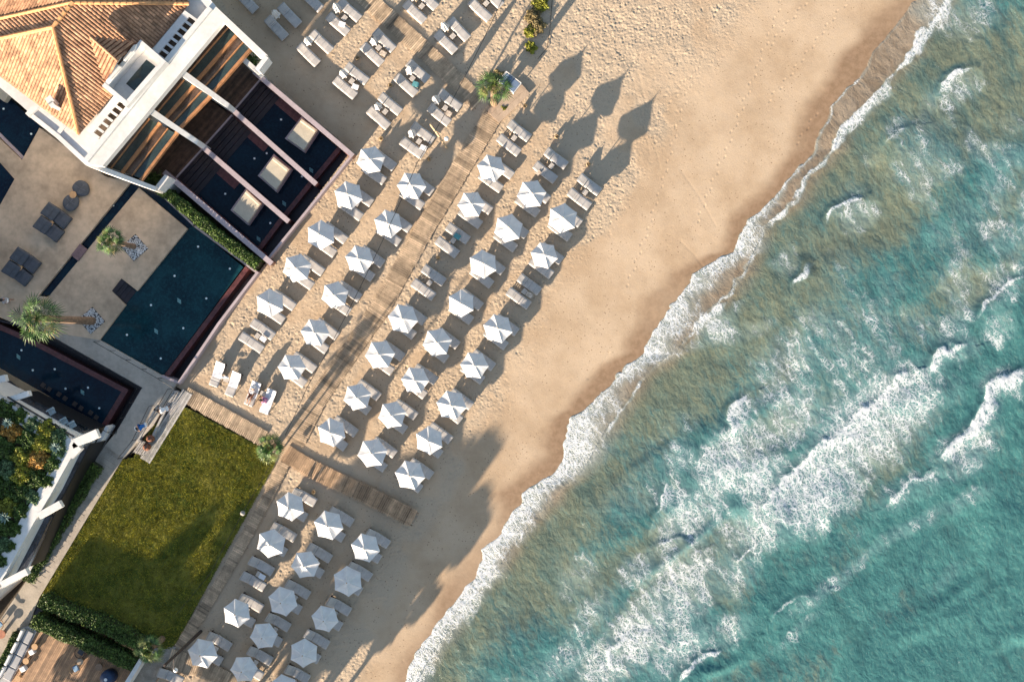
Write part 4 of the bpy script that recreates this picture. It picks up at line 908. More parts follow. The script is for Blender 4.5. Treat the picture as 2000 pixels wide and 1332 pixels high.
# tiled roofs
m_tile = mat('terracotta_tile', (.43,.245,.15), .8, .28, 1.2, .2, 30, tone=.38, spec=.2)
def inpoly(x, y, pl):
    r = False
    for i in range(len(pl)):
        (a, c), (d, e) = pl[i], pl[(i+1)%len(pl)]
        if (c > y) != (e > y) and x < (d-a)*(y-c)/(e-c)+a: r = not r
    return r
def tiled(b, corners, down, pitch_w=.235, course=.34, skip=None):
    """barrel tiles over a planar 3-D polygon; down = horizontal down-slope direction"""
    c3 = [Vector(c) for c in corners]; n_ = (c3[1]-c3[0]).cross(c3[2]-c3[0]).normalized()
    if n_.z < 0: n_ = -n_
    d = Vector((down[0], down[1], 0)); d = (d - n_*d.dot(n_)).normalized()
    if d.z > 0: d = -d
    s_ = n_.cross(d).normalized(); o_ = c3[0]
    uv = [((c-o_).dot(s_), (c-o_).dot(d)) for c in c3]; u0, u1 = min(q[0] for q in uv), max(q[0] for q in uv)
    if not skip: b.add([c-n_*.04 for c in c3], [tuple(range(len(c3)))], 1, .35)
    k = int((u1-u0)/pitch_w)
    for i in range(k+1):
        u = u0+(i+.5)*pitch_w; ys = []
        for j in range(len(uv)):
            (ua, va), (ub, vb_) = uv[j], uv[(j+1)%len(uv)]
            if (ua-u)*(ub-u) < 0: ys.append(va+(vb_-va)*(u-ua)/(ub-ua))
        if len(ys) < 2: continue
        v0, v1 = min(ys), max(ys); nn = max(1, int((v1-v0)/course))
        for q in range(nn):
            a_ = v0+(v1-v0)*q/nn; e_ = v0+(v1-v0)*(q+1)/nn+.05; tn = min(1, max(0, random.gauss(.5,.25))); r0, r1 = .092, .104
            if skip:
                m3 = o_+s_*u+d*(a_+e_)/2; k_ = H/(H-m3.z)
                if inpoly(m3.x*PX*k_+1000, 666-m3.y*PX*k_, skip): continue
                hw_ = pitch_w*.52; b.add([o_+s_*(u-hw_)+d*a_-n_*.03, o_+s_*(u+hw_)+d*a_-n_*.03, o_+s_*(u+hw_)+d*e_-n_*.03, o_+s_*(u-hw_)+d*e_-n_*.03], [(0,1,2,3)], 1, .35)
            vs = []
            for (vv_, r, lf) in ((a_, r0, .02), (e_, r1, .055)):
                for w_ in range(6):
                    an = math.pi*w_/5; vs.append(o_+s_*(u+math.cos(an)*r*1.05)+d*vv_+n_*(lf*.6+math.sin(an)*r*.55))
            b.add(vs, [(w_, w_+1, w_+7, w_+6) for w_ in range(5)]+[(6,7,8,9,10,11)], 0, tn)
def ridge(b, a, c, r=.15):
    a, c = Vector(a), Vector(c); n = max(2, int((c-a).length/.42)); d = (c-a)/n
    for i in range(n): b.tube([a+d*i+Vector((0,0,.05)), a+d*(i+1.08)+Vector((0,0,.07))], [r*.85, r*1.05], 8, 0, random.uniform(.5,1))
roof = None
def px3(x, y, z): return P(x, y, z)
ZE, ZT = 6.1, 9.0
A_, N_, R_, E_ = px3(104,54,ZT), px3(143,6,ZT), px3(368,8,ZE+.3), px3(154,262,ZE)
Lf = px3(-75,92,ZE)
fd = (px3(200,325,6)-px3(168,300,6)); sea_dir = (.78,-.62); left_dir = (-.64,-.77)
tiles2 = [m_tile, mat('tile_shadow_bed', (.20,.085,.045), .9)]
mn = px3(255,102,ZE+.9)
def rayp(x, y, a, b_, c_):
    n_ = (b_-a).cross(c_-a); o_ = Vector((0,0,H)); d_ = P(x, y, 0)-o_; t_ = n_.dot(a-o_)/n_.dot(d_); return o_+d_*t_
R_ = rayp(368, 8, A_, N_, E_)
b = MB(); tiled(b, [A_, E_, R_, N_], (.77,-.64), skip=[(203,166),(273,82),(330,124),(250,212)]); ro = vb(b, 'roof', tiles2)
b = MB(); tiled(b, [A_, Lf, E_], (-.64,-.77)); vb(b, 'roof', tiles2)
V1 = rayp(-110,62,A_,N_,Lf); b = MB(); tiled(b, [A_, N_, V1, Lf], (-.77,.64)); vb(b, 'roof', tiles2)
b = MB(); tiled(b, [N_, V1, rayp(-110,-200,N_,V1,px3(150,-200,ZT+.4)), px3(150,-200,ZT+.4)], (-.64,-.77)); vb(b, 'roof', tiles2)
b = MB(); tiled(b, [N_, R_, rayp(330,-120,N_,R_,px3(170,-160,ZT)), px3(170,-160,ZT)], (.64,.77)); vb(b, 'roof', tiles2)
b = MB(); G1, G2, G3, G4 = px3(176,72,8.3), px3(205,160,7.2), px3(262,84,7.2), px3(230,120,8.1)
tiled(b, [G1, G2, G4], (-.64,-.77), .28); tiled(b, [G1, G4, G3], (.64,.77), .28); ridge(b, G1, G4, .09); vb(b, 'dormer_roof', tiles2)
b = MB(); g4b = px3(228,118,6.3); b.add([G2, G4, G3, px3(262,84,6.0), px3(205,160,6.0)], [(0,1,2,3,4)]); vb(b, 'dormer_wall', m_wwall)
b = MB(); 
for a_, c_ in ((A_, E_), (A_, Lf), (A_, N_), (N_, R_), (N_, V1)): ridge(b, a_, c_)
vb(b, 'ridge_tiles', [mat('ochre_ridge_tile', (.52,.27,.12), .8, .2, 4, .15, 30, tone=.2)])
tag(villa, 'white villa with a terracotta tiled hip roof and timber framed glass bays', 'villa')
# planter boxes at facade ends
for x, y, lb in ((495,118,'upper'),(300,350,'lower')):
    pts = [(P(x,y,1.5).x+random.gauss(0,.28), P(x,y,1.5).y+random.gauss(0,.28), 1.3+random.random()*.5) for _ in range(500)]
    root = empty('shrub', tuple(P(x, y, 1.2))); leaves('foliage', np.array(pts)-np.array(root.location), .12, m_leaf, root); tag(root, f'dark green shrub in the {lb} end niche of the villa', 'shrub')
# neighbour pool at the far left edge
pool('dark pool at the left edge under the villa side wall', [(-60,140),(0,176),(78,247),(44,308),(0,262),(-60,215)], .1, [(7,213),(61,262)], [], [([(-60,220),(0,264),(43,307)], 6, -1.2, .2, m_lav, 'edge_wall')], m_pool2)
flat('channel_floor', [(-60,300),(0,318),(28,350),(0,400),(-60,460)], TZ+.03, .1, m_pool2)
b = MB(); b.box(P(8,178,.7), (1.3,1.3,.6), -.65); o = b.build('daybed', mat('sand_canvas', (.50,.44,.34)), bevel=.06); tag(o, 'beige daybed at the left edge beside the villa wall', 'daybed')
# ---- building with the planted roof ----
bl = empty('garden_roof_building', tuple(P(60,950,0))); BI = tuple(-Vector(bl.location))
def bb(b, name, m, bevel=0): return b.build(name, m, bl, BI, bevel=bevel)
ZB = 4.6
b = MB(); b.prism([P(x, y, ZB) for x, y in [(-400,560),(0,775),(140,852),(145,872),(101,962),(66,1018),(5,1136),(-400,1500)]], -1.2, ZB-.5); bb(b, 'body', m_wwall)
b = MB(); b.prism([P(x, y, ZB) for x, y in [(-400,585),(0,806),(133,880),(60,1000),(-20,1110),(-400,1350)]], ZB-.5, ZB-.12); bb(b, 'soil_bed', mat('dark_soil', (.05,.035,.02), .95, .3, 3))
b = MB(); wallpx(b, [(-200,678),(0,792),(128,866),(141,878)], 24, ZB-.5, ZB); wallpx(b, [(136,872),(90,955),(56,1012),(-4,1120),(-60,1200)], 24, ZB-.5, ZB-.014); bb(b, 'parapet', m_wwall)
def finw(p0, p1, w_): 
    b = MB(); a, c = P(*p0, ZB-.008), P(*p1, ZB-.008); d = c-a; n2_ = Vector((-d.y, d.x, 0)).normalized()*w_/PX/2; b.prism([a+n2_, a-n2_, c-n2_, c+n2_], ZB-.45, ZB-.008); bb(b, 'fin_wall', m_wwall)
finw((140,868), (190,846), 16); finw((75,1008), (118,984), 13); finw((2,1142), (52,1116), 12); finw((20,780), (56,768), 10); finw((-30,748), (10,738), 12)
def strip_(poly, z0, z1, nm, m): b = MB(); b.prism([P(x, y, z1) for x, y in poly], z0, z1); bb(b, nm, m)
strip_([(20,778),(50,770),(176,838),(144,850)], -.2, .3, 'gallery_floor', m_darkt); strip_([(0,748),(20,744),(50,768),(20,778),(0,770)], -.2, .3, 'gallery_floor', m_darkt)
strip_([(144,873),(182,862),(120,982),(78,1000),(101,958)], -.2, .3, 'gallery_floor', m_darkt); strip_([(68,1020),(112,990),(52,1115),(8,1136)], -.2, .3, 'gallery_floor', m_darkt)
b = MB(); wallpx(b, [(208,836),(168,905),(52,1120)], 7, -.2, 1.1); bb(b, 'garden_wall', m_wwall)
b = MB(); wallpx(b, [(184,862),(120,980),(54,1112)], 5, 0, 1.0); bb(b, 'ledge', mat('brown_ledge', (.25,.19,.14), .8))
b = MB(); wallpx(b, [(15,776),(142,852)], 2.5, ZB-.02, ZB+.1); bb(b, 'roof_rail', m_metal)
b = MB(); wallpx(b, [(40,768),(176,838)], 1.6, .3, 3.0); bb(b, 'window_frame', m_metal)
b = MB(); wallpx(b, [(176,868),(120,975),(60,1105)], 1.6, .3, 3.0); bb(b, 'window_frame', m_metal)
for q in ([(44,768),(24,780),(144,850),(172,838)], [(176,868),(148,878),(82,1000),(116,984)], [(108,992),(72,1020),(12,1132),(50,1114)]):
    b = MB(); b.prism([P(x, y, 2.9) for x, y in q], 2.86, 2.9); bb(b, 'canopy_glass', mat('clear_dark_glass', (.045,.05,.065), .12, .5, 1, 0, spec=.6))
tag(bl, 'white low building with a planted roof and glazed galleries', 'building')
for x, y, lb in ((101,803,'leftmost'),(125,822,'middle'),(141,829,'rightmost')):
    b = MB(); b.box(P(x,y,3.0), (.5,.5,.06), .5); b.box(P(x-3,y-3,3.15), (.5,.08,.4), .5); o = b.build('patio_chair', mat('pale_blue_paint', (.35,.45,.52), .6)); tag(o, f'pale garden chair under the gallery glass, {lb} of three', 'chair', 'pale chairs in the gallery')
# roof garden planting: separate bushes
def bush(x, y, z, r, n, m, label, cat='bush', name='bush', size=.17, flatn=.6):
    c_ = P(x, y, z+r*.4); root = empty(name, (c_.x, c_.y, z)); v_ = RNG.normal(size=(n,3)); v_ /= np.linalg.norm(v_, axis=1)[:,None]; v_[:,2] = np.abs(v_[:,2])
    lob = 1+.28*np.sin(v_[:,0]*5+x)*np.cos(v_[:,1]*5+y)
    pts = v_*(r*lob*RNG.uniform(.75,1.05,n))[:,None]; pts[:,2] *= flatn
    leaves('foliage', pts, size, m, root)
    b = MB(); b.lathe([(r*.75,.02),(r*.8,r*.15),(r*.55,r*.36),(r*.15,r*.45)], 12); b.build('branches', mat('twig_mass', (.030,.035,.014), .9, .3, 5), root)
    tag(root, label, cat); return root
m_leaf_o = mat('bronze_leaf', (.42,.24,.05), .65, .4, 2, 0, tone=.5)
RG = [(10,800,18,0),(35,815,16,0),(62,830,16,3),(88,838,18,1),(112,852,17,3),(20,840,20,2),(52,858,20,0),(82,868,20,1),(112,878,17,3),(8,880,20,0),(40,890,20,1),(72,898,20,2),(100,906,16,0),(10,918,20,3),(40,928,20,1),(70,936,18,0),(92,940,12,0),(8,955,20,0),(38,962,18,0),(62,972,14,3),(10,992,20,1),(38,1000,16,0),(6,1030,18,0),(28,1034,14,0),(4,1066,16,3),(22,1066,10,0),(3,1096,12,0),(-22,860,22,0),(-22,930,22,0),(-22,1000,22,0),(-25,800,20,0)]
words = ['deep green','yellow green','golden','grey green']; mm = [m_leaf, m_leaf_y, m_leaf_o, m_leaf_g]
for i, (x, y, r, k) in enumerate(RG):
    root = bush(x, y, ZB-.15, r/PX*.95, int(700+r*40), mm[k], 'mixed green ground shrub spreading over the planted roof'); root['group'] = 'shrubs of the roof garden'
def agave(x, y, z, r, label):
    c_ = P(x, y, z); root = empty('agave', (c_.x, c_.y, z)); b = MB()
    for i in range(26):
        a = i*2.4; el_ = .25+.9*(i/26); d = Vector((math.cos(a)*math.cos(el_), math.sin(a)*math.cos(el_), math.sin(el_))); s_ = Vector((-math.sin(a), math.cos(a), 0)); L_ = r*(1-.25*i/26)
        b.add([s_*.045, -s_*.045, d*L_*.5-s_*.06+Vector((0,0,.02)), d*L_*.5+s_*.06+Vector((0,0,.02)), d*L_], [(0,1,2,3),(3,2,4)], 0, random.random())
    b.build('leaves', mat('blue_green_leaf', (.16,.24,.22), .6, .2, 3, 0, tone=.3), root); tag(root, label, 'agave')
agave(10,1010,ZB+.35,.55,'spiky blue green agave low on the planted roof near the left edge'); agave(110,874,ZB+.5,.5,'spiky grey agave at the planted roof corner'); agave(16,826,ZB+.4,.5,'spiky blue green agave at the upper edge of the planted roof')
# ================= palms, people, small things =================
m_trunk = mat('palm_trunk', (.22,.14,.09), .9, .3, 4, .5, 18)
m_frond = mat('palm_frond', (.055,.115,.028), .55, .3, 2, 0, tone=.7, spec=.35)
m_thatch = mat('dry_frond', (.24,.19,.09), .9, .3, 3, 0, tone=.4)
m_pmix = [m_frond, m_thatch, mat('yellow_frond', (.16,.19,.04), .6, .2, 2, 0, tone=.4)]
def palm(px, py, h, r, label, trunk_r=.2, n=34, lean=(0,0), yellow=.15, z0=.0, spread=1.0):
    base = P(px, py, z0); root = empty('palm_tree', tuple(base)); b = MB(); pts = []; rs = []
    for i in range(12):
        t_ = i/11; pts.append((lean[0]*t_**1.5, lean[1]*t_**1.5, h*t_)); rs.append(trunk_r*(1.25-.4*t_ if t_ < .2 else 1.17-.25*t_)*(1+.05*(i%2)))
    b.tube(pts, rs, 12); b.build('trunk', m_trunk, root)
    top = Vector(pts[-1]); fr = MB()
    for i in range(n):
        a = i*2.39996+random.uniform(-.2,.2); e = math.radians(80-115*(i/n)**.8)*spread+random.uniform(-.1,.1); d = Vector((math.cos(a)*math.cos(e), math.sin(a)*math.cos(e), math.sin(e)))
        pl_ = r*(random.uniform(.36,.55) if i > n*.4 else random.uniform(.10,.32)); ln = r*random.uniform(.45,.64); s_ = Vector((-math.sin(a), math.cos(a), 0)); up = s_.cross(d) if s_.cross(d).z > 0 else -s_.cross(d)
        mi = 2 if random.random() < yellow else 0
        if i > n*.88: mi = 1
        drop = Vector((0,0,-1))
        p1 = top+d*pl_+drop*pl_*.08; fr.tube([top, top+d*pl_*.5, p1], .018, 4, mi, .5, False)
        k = 10
        for q in range(k):
            w_ = (q/(k-1)-.5)*2; an = w_*1.15; dd_ = (d*math.cos(an)+s_*math.sin(an)+up*.10*abs(w_)).normalized(); L_ = ln*(1-.30*abs(w_))*random.uniform(.85,1.08)
            side = dd_.cross(up).normalized()*.034; mid = p1+dd_*L_*.55+drop*L_*.06; tip = p1+dd_*L_+drop*L_*random.uniform(.22,.5)
            tn = min(1, max(0, random.gauss(.5,.28)))
            fr.add([p1, mid+side, tip, mid-side], [(0,1,2,3)], mi, tn)
    fr.build('crown', m_pmix, root)
    sk = MB()
    for i in range(26):
        a = random.random()*6.28; z_ = h-random.uniform(.05,.55); d = Vector((math.cos(a), math.sin(a), random.uniform(-.2,.7))).normalized(); s_ = Vector((-math.sin(a), math.cos(a), 0))*.035
        p0 = Vector((lean[0]*(z_/h)**1.5, lean[1]*(z_/h)**1.5, z_)); sk.add([p0+s_, p0-s_, p0+d*trunk_r*2.6], [(0,1,2)], 0, random.random())
    sk.build('leaf_bases', m_thatch, root); tag(root, label, 'palm tree'); return root
palm(262, 482, 4.6, 1.25, 'short fan palm leaning over the terrace from a square of white pebbles', .17, 24, (0,0), .2, TZ)
palm(180, 627, 8.6, 1.95, 'tall fan palm with a bare brown trunk beside the pool corner', .26, 34, (0,0), .12, TZ)
palm(965, 203, 5.0, 1.6, 'fan palm growing beside the wooden landing above the loungers', .24, 28, (.1,.1), .3, 0)
palm(541, 868, 2.4, 1.3, 'small fan palm where three boardwalks meet', .18, 32, (0,0), .3, 0)
palm(318, 1246, 3.0, 1.3, 'small fan palm at the bottom corner of the lawn', .2, 32, (0,0), .3, 0)
def pebbles(cx, cy, s_, label):
    root = empty('pebble_bed', tuple(P(cx, cy, TZ))); b = MB(); b.box((0,0,.012), (s_,s_,.02), .72); b.build('bed', m_darkt, root)
    pb = MB()
    for _ in range(520):
        u = random.uniform(-.48,.48)*s_; v_ = random.uniform(-.48,.48)*s_; c_, s2 = math.cos(.72), math.sin(.72); r = random.uniform(.025,.055)
        pb.lathe([(r*.7,0),(r,r*.35),(r*.6,r*.75)], 6, (u*c_-v_*s2, u*s2+v_*c_, .02))
    o = pb.build('white_pebbles', m_pebw, root); o['kind'] = 'stuff'; tag(root, label, 'pebble bed')
pebbles(263, 484, 1.5, 'square bed of white pebbles round the short palm'); pebbles(179, 626, 1.5, 'square bed of white pebbles round the tall palm')
# ---- people: one continuous skinned body each ----
m_skin = mat('tanned_skin', (.36,.19,.12), .6, .06, 8, 0); m_skin2 = mat('dark_tan_skin', (.20,.10,.06), .6, .06, 8, 0)
m_hair = mat('dark_hair', (.015,.010,.008), .7, .1, 20, 0)
def skinned(name, verts, edges, radii, m, parent, root_i=0):
    me = bpy.data.meshes.new(name); me.from_pydata([tuple(v) for v in verts], edges, []); me.materials.append(m); o = bpy.data.objects.new(name, me); COL.objects.link(o); o.parent = parent
    md = o.modifiers.new('skin', 'SKIN'); md.use_smooth_shade = True
    for i, r in enumerate(radii):
        sv = me.skin_vertices[0].data[i]; sv.radius = (r, r) if not isinstance(r, tuple) else r; sv.use_root = (i == root_i)
    s_ = o.modifiers.new('sub', 'SUBSURF'); s_.levels = s_.render_levels = 1; return o
def person(loc, rz, J, label, shirt, shorts, hat=None, skin=None, ponytail=False):
    """J: joints in metres, x forward, y left: pelvis chest neck head, shl elb hand (L,R), hip knee foot toe (L,R)"""
    sk = skin or m_skin; root = empty('person', loc, rz); V = []; E = []; Rr = []; ix = {}
    def add(k, p, r, par=None): ix[k] = len(V); V.append(Vector(p)); Rr.append(r); (E.append((ix[par], ix[k])) if par else None)
    add('pelvis', J['pelvis'], .135); add('waist', Vector(J['pelvis']).lerp(Vector(J['chest']), .5), .115, 'pelvis'); add('chest', J['chest'], .145, 'waist'); add('neck', J['neck'], .058, 'chest')
    hd = Vector(J['head']); nk = Vector(J['neck']); add('jaw', nk.lerp(hd, .55), .085, 'neck'); add('head', hd, .108, 'jaw'); add('crown', hd+(hd-nk).normalized()*.09, .07, 'head')
    for s_ in 'LR':
        add('sh'+s_, J['sh'+s_], .058, 'chest'); add('el'+s_, J['el'+s_], .042, 'sh'+s_); add('wr'+s_, J['wr'+s_], .028, 'el'+s_)
        d = (Vector(J['wr'+s_])-Vector(J['el'+s_])).normalized(); pm = Vector(J['wr'+s_])+d*.08; add('pa'+s_, pm, (.038,.02), 'wr'+s_); sd_ = d.orthogonal().normalized()
        for q in range(4):
            off = sd_*(q-1.5)*.021; L_ = (.07,.08,.075,.058)[q]; add(f'f{q}{s_}', pm+d*.035+off, .010, 'pa'+s_); add(f'g{q}{s_}', pm+d*(.035+L_)+off-d.cross(sd_)*.02, .008, f'f{q}{s_}')
        add('th'+s_, pm-d*.03+sd_*.055, .010, 'pa'+s_)
        add('hp'+s_, J['hp'+s_], .092, 'pelvis'); add('kn'+s_, J['kn'+s_], .062, 'hp'+s_); add('cf'+s_, Vector(J['kn'+s_]).lerp(Vector(J['an'+s_]), .35), .058, 'kn'+s_); add('an'+s_, J['an'+s_], .036, 'cf'+s_); add('to'+s_, J['to'+s_], .032, 'an'+s_)
    skinned('body', V, E, Rr, sk, root)
    g_ = lambda k: V[ix[k]]
    sv = [g_('pelvis'), g_('waist'), g_('chest'), g_('shL'), g_('shL').lerp(g_('elL'), .7), g_('shR'), g_('shR').lerp(g_('elR'), .7), g_('chest').lerp(g_('neck'), .6)]
    skinned('shirt', sv, [(0,1),(1,2),(2,3),(3,4),(2,5),(5,6),(2,7)], [.155,.145,.17,.082,.066,.082,.066,.085], shirt, root)
    hv = [g_('pelvis'), g_('hpL'), g_('hpL').lerp(g_('knL'), .75), g_('hpR'), g_('hpR').lerp(g_('knR'), .75)]
    skinned('shorts', hv, [(0,1),(1,2),(0,3),(3,4)], [.15,.115,.09,.115,.09], shorts, root)
    up = (hd-nk).normalized(); fwd = Vector(J.get('face', (1,0,0))).normalized(); M_ = Matrix.Translation(hd+up*.03-fwd*.015)
    b = MB(); b.smooth = True; b.lathe([(.03,-.09),(.095,-.06),(.118,.0),(.112,.05),(.075,.095),(.02,.115)], 14); h_ = b.build('hair', m_hair, root); q = Vector((0,0,1)).rotation_difference(up); h_.rotation_mode = 'QUATERNION'; h_.rotation_quaternion = q; h_.location = hd+up*.025-fwd*.022
    fb = MB(); side = up.cross(fwd).normalized()
    for s_ in (-1, 1): fb.lathe([(.004,-.008),(.011,0),(.004,.008)], 6, tuple(hd+fwd*.10+side*s_*.034))
    fb.build('eyes', m_hair, root)
    nb = MB(); nb.add([hd+fwd*.10+up*.02, hd+fwd*.098-up*.035+side*.016, hd+fwd*.098-up*.035-side*.016, hd+fwd*.128-up*.028], [(0,1,3),(0,3,2),(1,2,3)]); nb.build('nose', sk, root)
    if ponytail: b = MB(); b.tube([hd-fwd*.1+up*.04, hd-fwd*.19, hd-fwd*.2-up*.16], [.035,.03,.01], 8); b.build('ponytail', m_hair, root)
    if hat:
        b = MB(); b.smooth = True; b.lathe([(.21,-.012),(.215,0),(.12,.012),(.105,.07),(.085,.10),(.02,.11)], 20); t_ = b.build('hat', hat, root); t_.rotation_mode = 'QUATERNION'; t_.rotation_quaternion = q; t_.location = hd+up*.05
    tag(root, label, 'person', None); return root
stand = dict(pelvis=(0,0,.95), chest=(0,0,1.30), neck=(.0,0,1.46), head=(.03,0,1.60), shL=(0,.18,1.40), elL=(-.04,.24,1.12), wrL=(.06,.25,.88), shR=(0,-.18,1.40), elR=(.04,-.24,1.12), wrR=(.18,-.23,.95),
             hpL=(0,.09,.90), knL=(.14,.09,.50), anL=(.12,.09,.09), toL=(.27,.09,.04), hpR=(0,-.09,.90), knR=(-.02,-.09,.50), anR=(-.20,-.09,.10), toR=(-.08,-.09,.04))
bend = dict(pelvis=(-.05,0,.88), chest=(.25,0,1.12), neck=(.40,0,1.17), head=(.52,0,1.16), face=(.6,0,-.7), shL=(.28,.19,1.14), elL=(.42,.26,.90), wrL=(.58,.18,.78), shR=(.28,-.19,1.14), elR=(.40,-.28,.90), wrR=(.60,-.16,.80),
             hpL=(-.05,.1,.84), knL=(.08,.12,.47), anL=(-.05,.12,.09), toL=(.10,.13,.04), hpR=(-.05,-.1,.84), knR=(.06,-.12,.47), anR=(-.08,-.12,.09), toR=(.07,-.14,.04))
sit = dict(pelvis=(-.05,0,.52), chest=(.05,0,.86), neck=(.12,0,1.00), head=(.18,0,1.12), face=(.8,0,-.5), shL=(.04,.18,.94), elL=(.14,.26,.70), wrL=(.36,.16,.62), shR=(.04,-.18,.94), elR=(.14,-.26,.70), wrR=(.36,-.14,.62),
             hpL=(-.02,.1,.52), knL=(.42,.13,.52), anL=(.44,.14,.12), toL=(.60,.15,.06), hpR=(-.02,-.1,.52), knR=(.42,-.13,.52), anR=(.42,-.14,.12), toR=(.58,-.16,.06))
lie = dict(pelvis=(0,0,.52), chest=(-.36,0,.66), neck=(-.50,0,.76), head=(-.62,0,.84), face=(.3,0,1), shL=(-.42,.18,.68), elL=(-.22,.32,.62), wrL=(-.06,.20,.74), shR=(-.42,-.18,.68), elR=(-.22,-.32,.62), wrR=(-.06,-.2,.74),
             hpL=(.05,.09,.52), knL=(.42,.12,.60), anL=(.80,.08,.48), toL=(.86,.09,.60), hpR=(.05,-.09,.52), knR=(.40,-.12,.80), anR=(.66,-.10,.50), toR=(.80,-.12,.47))
# ---- four separate loungers near the pool foot, two of them in use ----
odd = [(427.5,730,'white towelled lounger nearest the pool wall, turned towards the terrace',1),(459,749,'lounger with a white towel, second of the four turned ones',3),(496.5,768,'lounger under the person in the white hat',0),(526,783,'white towelled lounger under the person in pink',2)]
ang4 = -math.radians(112)
for i, (x, y, lb, v_) in enumerate(odd):
    c = P(x, y); place_lounger(c.x, c.y, ang4, lb.replace(',', ''), 'turned loungers at the foot of the pools', v_)
    z_ = sand_z(c.x, c.y)-.03
    b = MB(); b.smooth = True; n1, n2 = 14, 9; a_ = math.radians((24,30,20,34)[v_]); vs = []
    x0, x1 = (-1.0, .98 if i == 3 else .30)
    for q in range(n1):
        for w_ in range(n2):
            xx = x0+(x1-x0)*q/(n1-1); yy = -.36+.72*w_/(n2-1)
            zz = .41+.012*math.sin(xx*11+yy*7+i)+.01*math.sin(yy*17)
            if xx < -.31: L_ = -.31-xx; zz = .41+L_*math.sin(a_)+.01*math.sin(xx*20); xx = -.31-L_*math.cos(a_)-.03*math.sin(a_)
            vs.append((xx, yy+.02*math.sin(xx*6), zz+.012))
    b.add(vs, [(q*n2+w_, (q+1)*n2+w_, (q+1)*n2+w_+1, q*n2+w_+1) for q in range(n1-1) for w_ in range(n2-1)])
    b.add([(-.96,-.36,.45+.66*math.sin(a_)), (-.96,.36,.45+.66*math.sin(a_)), (-.9,.36,.43+.62*math.sin(a_)), (-.9,-.36,.43+.62*math.sin(a_))], [(0,1,2,3)])
    o = b.build('towel', m_towel, None, (c.x, c.y, z_)); o.rotation_euler = (0,0,ang4); tag(o, f'white towel spread on the {ORD[i]} of the four turned loungers from the pool wall', 'towel', 'white towels on the turned loungers')
b = MB(); c = P(441.5,736.5); 
for q in range(7): b.box((c.x+(q-3)*.09, c.y+.02*math.sin(q*2), .5+.03*math.sin(q*1.7)), (.10,.22,.03), .35+.1*q)
o = b.build('crumpled_towel', m_towel); tag(o, 'crumpled white towel hanging between the first two turned loungers', 'towel')
c = P(445,741); place_table(c.x, c.y, ang4, 'slatted table between the first two turned loungers'); c = P(516,768); place_table(c.x, c.y, ang4, 'green topped slatted table between the two occupied loungers')
m_bw = mat('black_white_cloth', (.30,.30,.32), .9, .9, 14, 0); m_pink = mat('pink_print', (.55,.22,.38), .9, .6, 14, 0); m_brown = mat('brown_cloth', (.16,.06,.04), .9, .2, 6, 0); m_blue = mat('bright_blue_shirt', (.02,.14,.42), .85, .2, 3, .4, 12)
c = P(494.5,770); person((c.x, c.y, sand_z(c.x, c.y)-.02), ang4, lie, 'person in a white sun hat reclining on a turned lounger', m_bw, m_brown, hat=m_white, skin=m_skin)
c = P(521,781); person((c.x, c.y, sand_z(c.x, c.y)-.02), math.radians(165), sit, 'person in a pink print top sitting on the edge of a lounger', m_pink, m_pink, skin=m_skin2)
c = P(290,829,.1); person((c.x, c.y, .10), math.radians(205), bend, 'person in a bright blue shirt bending over the sunken wooden pit', m_blue, m_white, hat=m_white, skin=m_skin)
c = P(332,797,.2); person((c.x, c.y, .25), math.radians(195), bend, 'person in white leaning over the wooden stair head', m_white, m_white, skin=m_skin)
c = P(24,588,TZ); person((c.x, c.y, TZ), math.radians(185), stand, 'barefoot person with a ponytail walking across the left terrace', m_bw, m_white, skin=m_skin, ponytail=True)
# towels left on loungers
for x, y, s_, lb in ((884,778,.5,'small dark bag on the upper lounger'),):
    pass
# ---- timber platform, stairs, railings ----
boardwalk('timber_platform', [(366,765),(283,900)], 22, z=.16, pw=.15, m=mat('silver_planks', (.40,.385,.37), .85, .2, 2.5, .25, 30, tone=.35, spec=.2), along=True)
root = empty('timber_stairs', tuple(P(325,776,.2)))
for i in range(6):
    b = MB(); a_ = lerp((322,755),(301,790),i/6); c_ = lerp((352,766),(331,801),i/6); a2 = lerp((322,755),(301,790),(i+.92)/6); c2 = lerp((352,766),(331,801),(i+.92)/6)
    b.prism([P(*p, .34-.03*i)-Vector(root.location) for p in (a_, c_, c2, a2)], -.5, .127-.03*i); b.build('tread', mat('silver_planks', (.40,.385,.37)), root)
for k in range(3):
    b = MB(); p0 = P(*lerp((320,757),(350,768),.25+.3*k), 1.15)-Vector(root.location); p1 = P(*lerp((300,792),(330,803),.25+.3*k), .95)-Vector(root.location); b.tube([Vector((p0.x,p0.y,0)), p0, p1, Vector((p1.x,p1.y,0))], .025, 6); b.build('handrail', m_metal, root)
tag(root, 'short grey timber stairs with three black handrails by the pool end', 'stairs')
root = empty('sunken_seat', tuple(P(294,833,0))); inv = -Vector(root.location)
b = MB(); b.prism([P(x,y,.03) for x,y in ((304,802),(318,807),(289,866),(271,858))], -.6, .03); b.build('floor', m_deck_d, root, tuple(inv))
b = MB(); wallpx(b, [(302,800),(320,806),(290,868),(269,860),(302,800)], 4, -.4, .42); b.build('bench_rim', mat('silver_planks', (.40,.385,.37)), root, tuple(inv)); tag(root, 'sunken dark timber pit with a grey plank rim', 'seating pit')
root = empty('timber_stairs', tuple(P(268,880,.2)))
for i in range(4):
    b = MB(); q = [lerp((271,862),(258,884),i/4), lerp((290,869),(277,891),i/4), lerp((290,869),(277,891),(i+.9)/4), lerp((271,862),(258,884),(i+.9)/4)]; b.prism([P(*p,.3)-Vector(root.location) for p in q], -.5, .1-.04*i); b.build('tread', mat('silver_planks', (.40,.385,.37)), root)
